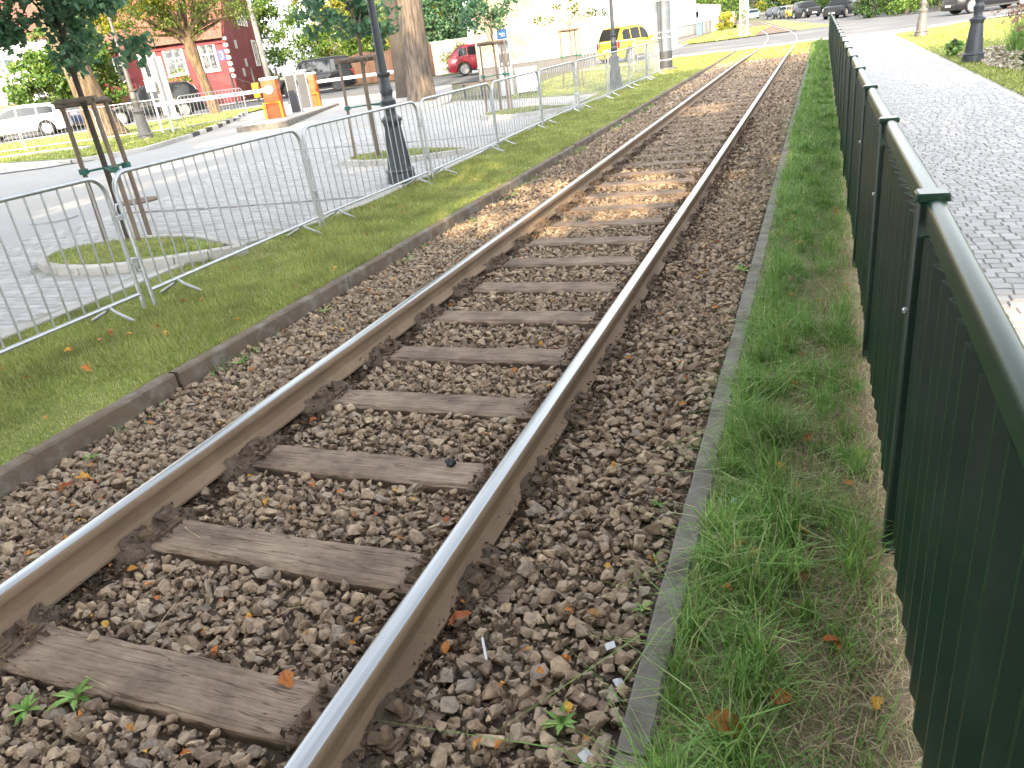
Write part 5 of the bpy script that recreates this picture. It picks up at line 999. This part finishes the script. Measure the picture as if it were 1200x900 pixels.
# ------------------------------------------------------------------ far vegetation on the right and down the road
GF = 'trees beyond the far road'
FT = [(5.5, 66, 'dark green hedge tree right behind the dark grey off-road car', 'leaf_dark', [(0, 0, 2.2, 2.6, 2, 2.2), (.5, .5, 5, 3.2, 3, 2.2)]), (9.5, 66, 'dense dark tree above the brownish lamp post', 'leaf_dark', [(0, 0, 2.0, 2.8, 2.2, 2.0), (0, 0, 5, 3.4, 3, 2.2)]), (14, 68, 'dense dark tree behind the black car at top right', 'leaf_dark', [(0, 0, 2, 3, 2.4, 2), (0, 0, 5, 3.6, 3, 2.4)]),
      (7, 88, 'tall dark tree over the far parked cars', 'leaf_dark', [(0, 0, 6, 4.5, 4, 3.2), (-3, 0, 4.6, 2.4, 2.4, 1.6)]), (1, 132, 'mid green tree behind the far parked row', 'leaf_mid', [(0, 0, 4, 4.5, 4, 4), (0, 0, 8, 5, 4.5, 4)]), (-4, 150, 'yellowing tree at the end of the far road', 'leaf_yel', [(0, 0, 4, 4, 4, 3.6), (0, 0, 8, 4.6, 4.5, 3.5)]),
      (-19, 165, 'hazy green tree left of the pale blue car', 'leaf_mid', [(0, 0, 4, 5, 4, 4), (0, 0, 9, 5.5, 4.5, 4.4)]), (-14, 185, 'pale green tree closing the end of the far road', 'leaf_yel', [(0, 0, 5, 6, 4, 5), (0, 0, 10, 7, 4.5, 4.4)]), (-12.6, 106, 'leafy green tree above the white garden wall', 'leaf_mid', [(0, 0, 4.2, 2.6, 3, 2.8), (0, 0, 8, 4, 4, 3)]), (-7, 172, 'green tree straight above the far tram track', 'leaf_mid', [(0, 0, 5, 6, 4, 5), (0, 0, 11, 7, 4.5, 4.4)]), (9, 120, 'broad dark tree behind the dark grey off-road car', 'leaf_dark', [(0, 0, 5, 6, 5, 4.6), (0, 0, 10, 7, 5, 4)])]
for x, y, lab, lm, el in FT:
    tree('far_tree', lab, x, y, [(0, 0, 0), (0, 0, el[0][2])], [.28, .2], el, 100, 36, .8 if y > 80 else .6, .34 if y > 80 else .26, M[lm], M['bark_dark'], GF, 6)
HD = [(4.2, 92, 'dark hedge bush directly behind the dark grey off-road car'), (8.5, 84, 'dark hedge bush left of the brownish lamp post'), (6.5, 73, 'dark hedge bush at the edge of the far right road'), (10.5, 71, 'dark hedge bush behind the brownish lamp post'), (15, 71, 'dark hedge bush right of the brownish lamp post'), (20, 73, 'dark hedge bush behind the grey lamp post'), (25, 75, 'dark hedge bush at the top right corner'), (2.6, 112, 'dark bush behind the nearest car of the far row'), (.8, 124, 'dark bush behind the yellow far car'), (-1.6, 140, 'dark bush behind the leftmost far cars'), (-5.5, 162, 'dark bush right of the pale blue car'), (-17.5, 150, 'green bush left of the pale blue car'), (-13.5, 120, 'green bush above the brown far car'), (-24, 175, 'green bush far behind the white garden wall'), (-11, 192, 'green bush closing the far road')]
for i, (x, y, lab) in enumerate(HD):
    k = 1 + max(0, y - 90) / 90; bush('hedge_bush', lab, x, y, [(0, 0, 1.5 * k, 2.7 * k, 1.8, 1.7 * k), (.4, .3, 3.4 * k, 2.4 * k, 1.8, 1.6 * k)], 110, 42, .55 * k, .24 * k, M['leaf_dark' if i < 11 else 'leaf_mid'], 'hedge bushes along the far road', cat='bush')
bush('shrub', 'low scrubby hedge at the foot of the dark trees', 7.2, 62.6, [(0, 0, .8, 3.4, .9, .8)], 60, 40, .4, .16, M['leaf_mid'], 'hedges across the right road')
bush('shrub', 'low scrubby hedge end beside the dark grey off-road car', 3.4, 66.5, [(0, 0, .9, 1.3, 1.2, .9)], 40, 40, .4, .16, M['leaf_dark'], 'hedges across the right road')
bush('shrub', 'bright green low bush beside the far pavement', -9.0, 84, [(0, 0, .9, .9, 2, .9)], 40, 30, .4, .18, M['leaf_yel'], 'hedges across the right road')
# planted bed right of the path
bd = [(3.0, 22.2), (3.2, 20.0), (3.15, 18.6), (3.6, 16.6), (4.5, 13.5), (7.5, 12.0), (8.5, 20), (7, 24), (4, 24)]
pts = rnd(3, 8.4, 12.2, 24, 240); pts = pts[inpoly(pts, np.array(bd))]
V, F = flakes(np.c_[pts, zt(pts[:, 0], pts[:, 1]) + rng.uniform(.0, .05, len(pts))], rng.uniform(.03, .07, len(pts)), .4); o = link('bark_chips', npmesh('bark_chips', V, F, M['bark_mulch'])); tag(o, 'pale bark chips in the planted bed round the grey lamp post', 'mulch', kind='stuff')
def grass_clump(label, x, y, h, n, m_, plume=True):
    t = thing('ornamental_grass', label, 'grass plant', (x, y, Z(x, y)), 0, 'plants in the bark bed'); P = rng.normal(0, .08, (n, 2)); V, F = blades(np.c_[P, np.zeros(n)], rng.uniform(.5, 1.1, n) * h, np.full(n, .016), .5, .8); link('blades', npmesh('blades', V, F, m_), t)
    if plume:
        k = 40; C = np.c_[rng.normal(0, h * .3, (k, 2)), rng.uniform(.75, 1.1, k) * h]; V, F = leaves(C, 10, np.full(k, .07), .05); link('plumes', npmesh('plumes', V, F, M['twig_red']), t)
for i, (x, y, h) in enumerate([(4.1, 19.2, .8), (4.5, 20.4, .95), (4.4, 17.8, .75), (5.0, 19.0, 1.0), (5.2, 21.2, 1.0), (4.9, 16.8, .75), (4.2, 21.8, .9), (5.6, 17.6, .95), (5.8, 20.0, 1.05)]):
    grass_clump(['feathery grass clump right beside the grey lamp post', 'feathery grass clump second right of the grey lamp post', 'low feathery grass clump in front of the bed', 'tall feathery grass clump at the right photo edge', 'feathery grass clump at the back of the bed', 'feathery grass clump nearest the bark edge', 'feathery grass clump behind the grey lamp post', 'reddish grass clump at the right edge of the photo', 'tallest reddish grass clump at the back right of the bed'][i], x, y, h, 260, M['leaf_sparse'] if i % 3 else M['grass_tuft'])
for i, (x, y) in enumerate([(3.75, 17.9), (4.05, 17.0), (4.3, 16.4)]):
    bush('ground_plant', ['small dark leafy plant next to the grey lamp foot', 'small dark leafy plant in the middle of the bark edge', 'small dark leafy plant at the right end of the bark edge'][i], x, y, [(0, 0, .16, .2, .2, .14)], 14, 24, .08, .06, M['leaf_dark'], 'plants in the bark bed', cat='plant')
bush('ground_plant', 'bright green grassy tuft left of the grey lamp post', 2.98, 22.4, [(0, 0, .2, .22, .3, .2)], 16, 30, .1, .08, M['grass_tuft'], 'plants in the bark bed', cat='plant')

# ------------------------------------------------------------------ trees behind the photographer that shade the foreground
SH = [(3.5, -8, 18, 'shading the fence'), (-5.0, -8.5, 19.5, 'shading the track'), (11.5, -9, 18, 'shading the path'), (-12.5, -8, 15, 'shading the paving'), (-1.0, -15, 18, 'tallest of all'), (8.2, -13, 21, 'over the far end of the path'), (-.8, -6.2, 11, 'low and nearest, right behind the photographer'), (-7.2, -5.5, 11, 'low, over the near lawn'), (-20, -9, 10, 'shading the drive'), (19, -12, 16, 'far on the right'), (-27, -6, 9, 'low and far on the left')]
GAPS = [(-2.7, 8.2, 1.4, 2.0, .12), (-1.15, 9.3, 1.0, 1.5, .3), (-4.6, 10.3, .5, 1.2, .3), (-2.2, 16.5, .7, 1.1, .3), (2.1, 17.5, .6, 1.3, .8), (.98, 4.3, .35, .6, .15), (.12, 6.7, .2, .5, .15), (-13.2, 13.5, .8, 3.0, .15), (-11.4, 10.5, .5, 2.5, .2), (-14.5, 18.5, 1.0, 2.5, .1), (-7.6, 17.5, .9, 1.0, .2), (-7.3, 11.3, .4, .6, .3)]
sdv = np.array(sd)
for i, (x, y, h, lab) in enumerate(SH):
    t = tree('shade_tree', 'tall leafy street tree standing behind the camera, ' + lab, x, y, [(0, 0, -.1), (0, 0, 2.5), (.2, .1, h * .45)], [.32, .26, .2], [(0, 0, h * .30, 4.4, 4.2, h * .14), (0, 0, h * .56, 5.0, 4.8, h * .20), (.3, 0, h * .80, 4.2, 4.2, h * .17)], 330, 40, .95, .34, M['leaf_mid'], M['bark'], 'street trees behind the camera', 10, bend=.4)
    cr = [c for c in t.children if c.name.startswith('crown')][0]; me = cr.data; V = np.empty(len(me.vertices) * 3, np.float32); me.vertices.foreach_get('co', V); V = V.reshape(-1, 4, 3)
    W = V.mean(1) + [x, y, Z(x, y)]; G = W - sdv * (W[:, 2:3] / sdv[2]); keep = np.ones(len(W), bool)      # openings in the crowns where the photo's sun flecks come through
    for gx, gy, a, b, fr in GAPS: keep &= ~(((G[:, 0] - gx) / a) ** 2 + ((G[:, 1] - gy) / b) ** 2 < 1) | (rng.random(len(W)) < fr * .35)
    V = V[keep]; cr.data = npmesh('crown', V.reshape(-1, 3), np.arange(len(V) * 4).reshape(-1, 4), M['leaf_mid'])

# ------------------------------------------------------------------ small things on the track and verge
def leaf_mesh(seed, lobed=False):
    r_ = random.Random(seed); n = 9; L = 1.0; mb = MB(); vs = []
    for i in range(n):
        u = i / (n - 1); wd = .30 * math.sin(math.pi * min(1, u * 1.02)) ** .7 * (1 + (.35 * math.sin(u * 22) if lobed else .06 * r_.uniform(-1, 1))); cz = .22 * math.sin(u * 2.4 + r_.uniform(0, .4)) * r_.uniform(.6, 1.2)
        vs += [(u - .5, -wd, cz + .14 * wd / .3 * r_.uniform(.5, 1.3)), (u - .5, 0, cz), (u - .5, wd, cz + .14 * wd / .3 * r_.uniform(.5, 1.3))]
    mb.add(vs, [(i * 3 + j, i * 3 + j + 1, i * 3 + j + 4, i * 3 + j + 3) for i in range(n - 1) for j in range(2)]); return mb.mesh('fallen_leaf', M['leaf_fallen'], True)
LM = [leaf_mesh(k, k % 3 == 0) for k in range(8)]
def put_leaf(x, y, z, s, i, label, group, tilt=.35):
    o = link('fallen_leaf', LM[i % 8], None, (x, y, z), (random.gauss(0, tilt), random.gauss(0, tilt), random.uniform(0, 6.3))); o.scale = (s, s, s); tag(o, label, 'leaf', group)
n = 0
while n < 240:
    x = random.uniform(-3.6, -.45); y = .8 + 7.5 * random.random() ** 1.6
    if min(abs(x - XL), abs(x - XR)) < .07 or (any(abs(y - s) < .13 for s in SLEEPERS) and -2.45 < x < -1.26 and random.random() < .9): continue
    P = np.array([x, y, float(bz(np.float64(x), np.float64(y)))])
    if not inframe(P, -4): continue
    ki = int((y - SLEEPERS[0]) // .652)
    zone = 'between brown kerb and left rail' if x < XL else 'between right rail and grey kerb' if x > XR else None
    where = f'on the ballast just above the {ORD[ki-1]} sleeper, between the rails' if zone is None and ki > 0 else 'on the ballast below the lowest full sleeper' if zone is None else f'on the ballast {zone}, ' + ('near the bottom' if y < 2 else 'halfway up' if y < 3.8 else 'farther up')
    put_leaf(x, y, P[2] + .022, random.uniform(.018, .045), n, 'small curled fallen leaf ' + where, 'fallen leaves on the ballast'); n += 1
for k in range(46):
    x = random.uniform(-.25, .22); y = .95 + 6 * random.random() ** 1.4; put_leaf(x, y, Z(x, y) + random.uniform(.012, .04), random.uniform(.03, .065), k, 'small dry brown fallen leaf in the grass strip below the fence', 'fallen leaves in the grass strip')
for k in range(34):
    x = random.uniform(-5.2, -3.85); y = 2 + 9 * random.random() ** 1.3; put_leaf(x, y, Z(x, y) + .035, random.uniform(.035, .07), k, 'small brown fallen leaf on the mown lawn', 'fallen leaves on the lawn')
put_leaf(-.155, 1.36, .035, .10, 1, 'large curled brown leaf lying in the grass near the bottom right', None)
put_leaf(-3.28, 2.13, -.075, .10, 0, 'big pale grey leaf on the ballast left of the left rail', None); put_leaf(-3.3, 2.05, -.07, .09, 3, 'big yellow leaf on the ballast left of the left rail', None)
put_leaf(-1.42, 1.27, -.048, .075, 3, 'yellow lobed leaf lying on the right end of the nearest sleeper', None, .1)
put_leaf(-.98, 1.60, -.02, .09, 5, 'crumpled dark red leaf beside the foot of the right rail', None)
def small(name, lab, cat, x, y, z, mesh, rot, s): o = link(name, mesh, None, (x, y, z), rot); o.scale = (s, s, s) if not isinstance(s, tuple) else s; tag(o, lab, cat)
small('loose_stone', 'single stone lying on the left part of the nearest sleeper', 'stone', -2.22, 1.265, -.036, mesh_pr[2], (.1, 0, .6), .024)
pv, pf = PR[5]; small('black_pebble', 'smooth black pebble on the right part of the third sleeper', 'pebble', -1.46, 2.53, -.034, npmesh('black_pebble', pv, pf, M['pebble_black'], True), (0, 0, .3), .032)
pp = MB().add([(-.5, -.32, 0), (0, -.36, .12), (.5, -.3, .03), (.5, .34, .06), (0, .30, .2), (-.5, .36, .02)], [(0, 1, 4, 5), (1, 2, 3, 4)]).mesh('paper_scrap', M['paper'])
small('paper_scrap', 'small white paper scrap against the right kerb, lower one', 'litter', -.445, 1.47, -.01, pp, (.35, .4, .9), .032)
small('paper_scrap', 'small bluish paper scrap against the right kerb, upper one', 'litter', -.50, 1.60, -.012, pp, (.4, -.3, .4), .03)
small('plastic_wrapper', 'crumpled clear plastic wrapper by the kerb at the bottom', 'litter', -.47, 1.22, -.005, pp, (.5, .3, 1.3), .04)
small('paper_scrap', 'white scrap in the grass near the right kerb', 'litter', -.22, 2.35, .03, pp, (.6, .3, .3), .03)
small('cigarette_end', 'white cigarette end beside the right rail', 'litter', -.86, 1.5, -.015, MB().tube([(-.04, 0, 0), (.04, 0, .01)], .0042, 8).mesh('cigarette_end', M['paper'], True), (0, 0, 2.1), 1.0)
st = np.random.default_rng(4)
for k in range(40):
    x = st.uniform(-3.5, -.45); y = .95 + 4.5 * st.random() ** 1.5
    if min(abs(x - XL), abs(x - XR)) < .07: continue
    L_ = st.uniform(.06, .2); z = float(bz(np.float64(x), np.float64(y))) + .03; a = st.uniform(0, 6.3)
    o = MB().tube([(-L_/2, 0, 0), (0, L_ * .07, .012), (L_/2, 0, -.004)], .0013, 4).build('dry_stalk', M['straw'], None, True, (x, y, z), (st.normal() * .15, st.normal() * .15, a)); tag(o, 'thin dry straw-coloured stalk lying across the ballast', 'stalk', 'dry stalks on the ballast')
def weed(lab, x, y, z, s, n=7):
    t = thing('weed', lab, 'weed', (x, y, z), random.uniform(0, 6), 'green weeds in the ballast')
    for k in range(n):
        a = 6.28 * k / n + random.uniform(-.3, .3); L_ = s * random.uniform(.7, 1.25); mb = MB(); vs = []; m_ = 6; el = random.uniform(.3, 1.0)
        for i in range(m_):
            u = i / (m_ - 1); wd = L_ * (.10 + .05 * (i % 2)) * math.sin(math.pi * (.12 + .86 * u)) ** .8; rr_ = L_ * u * math.cos(el * (1 - .4 * u)); zz = L_ * (math.sin(el) * u - .35 * u * u)
            vs += [(rr_, -wd, zz + wd * .4), (rr_, 0, zz), (rr_, wd, zz + wd * .4)]
        mb.add(vs, [(i * 3 + j, i * 3 + j + 1, i * 3 + j + 4, i * 3 + j + 3) for i in range(m_ - 1) for j in range(2)]).build('leaf', M['grass_tuft'], t, False, (0, 0, 0), (0, 0, a))
for x, y, s, lab in [(-2.08, 1.06, .10, 'dandelion-like weed just below the nearest sleeper'), (-2.2, .98, .09, 'small weed left of the dandelion below the nearest sleeper'), (-2.35, .86, .09, 'small weed at the bottom left corner'), (-.56, 1.31, .075, 'tuft of green weed on the ballast near the bottom by the kerb'), (-.44, 1.78, .05, 'small green weed against the right kerb beside the paper scraps'), (-.45, 2.02, .05, 'reddish green weed against the right kerb'), (-.5, 2.35, .045, 'small green weed in the ballast higher up the right kerb'), (-.46, 5.3, .09, 'bushy weed growing over the right kerb far up'), (-3.5, 2.35, .07, 'weed by the brown kerb near the left edge'), (-3.52, 3.6, .09, 'weed clump by the brown kerb joint'), (-3.52, 4.6, .08, 'weed clump by the brown kerb further on'), (-3.5, 6.0, .10, 'tall weed clump by the brown kerb'), (-3.5, 7.5, .10, 'weed clump by the brown kerb in the sun patch')]:
    weed(lab, x, y, float(bz(np.float64(x), np.float64(y))) + .01, s * .75, 6 if s < .06 else 9)
# people on the far pavement
def person(lab, x, y, top, legs, h=1.7):
    t = thing('person', lab, 'person', (x, y, Z(x, y) + .02), random.uniform(-.4, .4)); s = h / 1.72
    body = MB()
    for sx in (-1, 1): body.tube([(sx * .09, sx * .10, 0), (sx * .09, sx * .10 + .02, .08), (sx * .10, sx * .04, .48), (sx * .09, 0, .9)], [.05, .05, .06, .085], 8)
    b = body.build('legs', legs, t, True); up = MB(); up.tube([(0, 0, .84), (0, 0, 1.0), (0, -.01, 1.25), (0, 0, 1.42), (0, 0, 1.5)], [.15, .145, .17, .15, .06], 10)
    for sx in (-1, 1): up.tube([(sx * .17, 0, 1.40), (sx * .22, .02 * sx, 1.14), (sx * .22, .08, .90)], [.055, .045, .035], 7)
    up.build('shirt', top, t, True); sk = mat('skin', (.55, .36, .27), None, 5, .6); hd = MB(); hd.lathe([(.045, 1.46), (.055, 1.52), (.085, 1.58), (.09, 1.64), (.075, 1.70), (.03, 1.735)], 12); hd.build('head', sk, t, True)
    MB().lathe([(.094, 1.63), (.092, 1.68), (.07, 1.73), (.02, 1.755)], 12).build('hair', M['bark_dark'], t, True)
    for sx in (-1, 1): MB().tube([(sx * .22, .08, .91), (sx * .22, .10, .80)], [.034, .022], 6).build('hand', sk, t, True)
    t.scale = (s, s, s)
person('pedestrian in a pale pink top on the pavement by the white wall', -10.3, 86, mat('pink_shirt', (.70, .40, .38), None, 5, .8), mat('pale_trousers', (.5, .48, .45), None, 5, .8)); person('pedestrian in dark clothes on the pavement by the white wall', -9.7, 87, M['dark_metal'], M['plinth'])
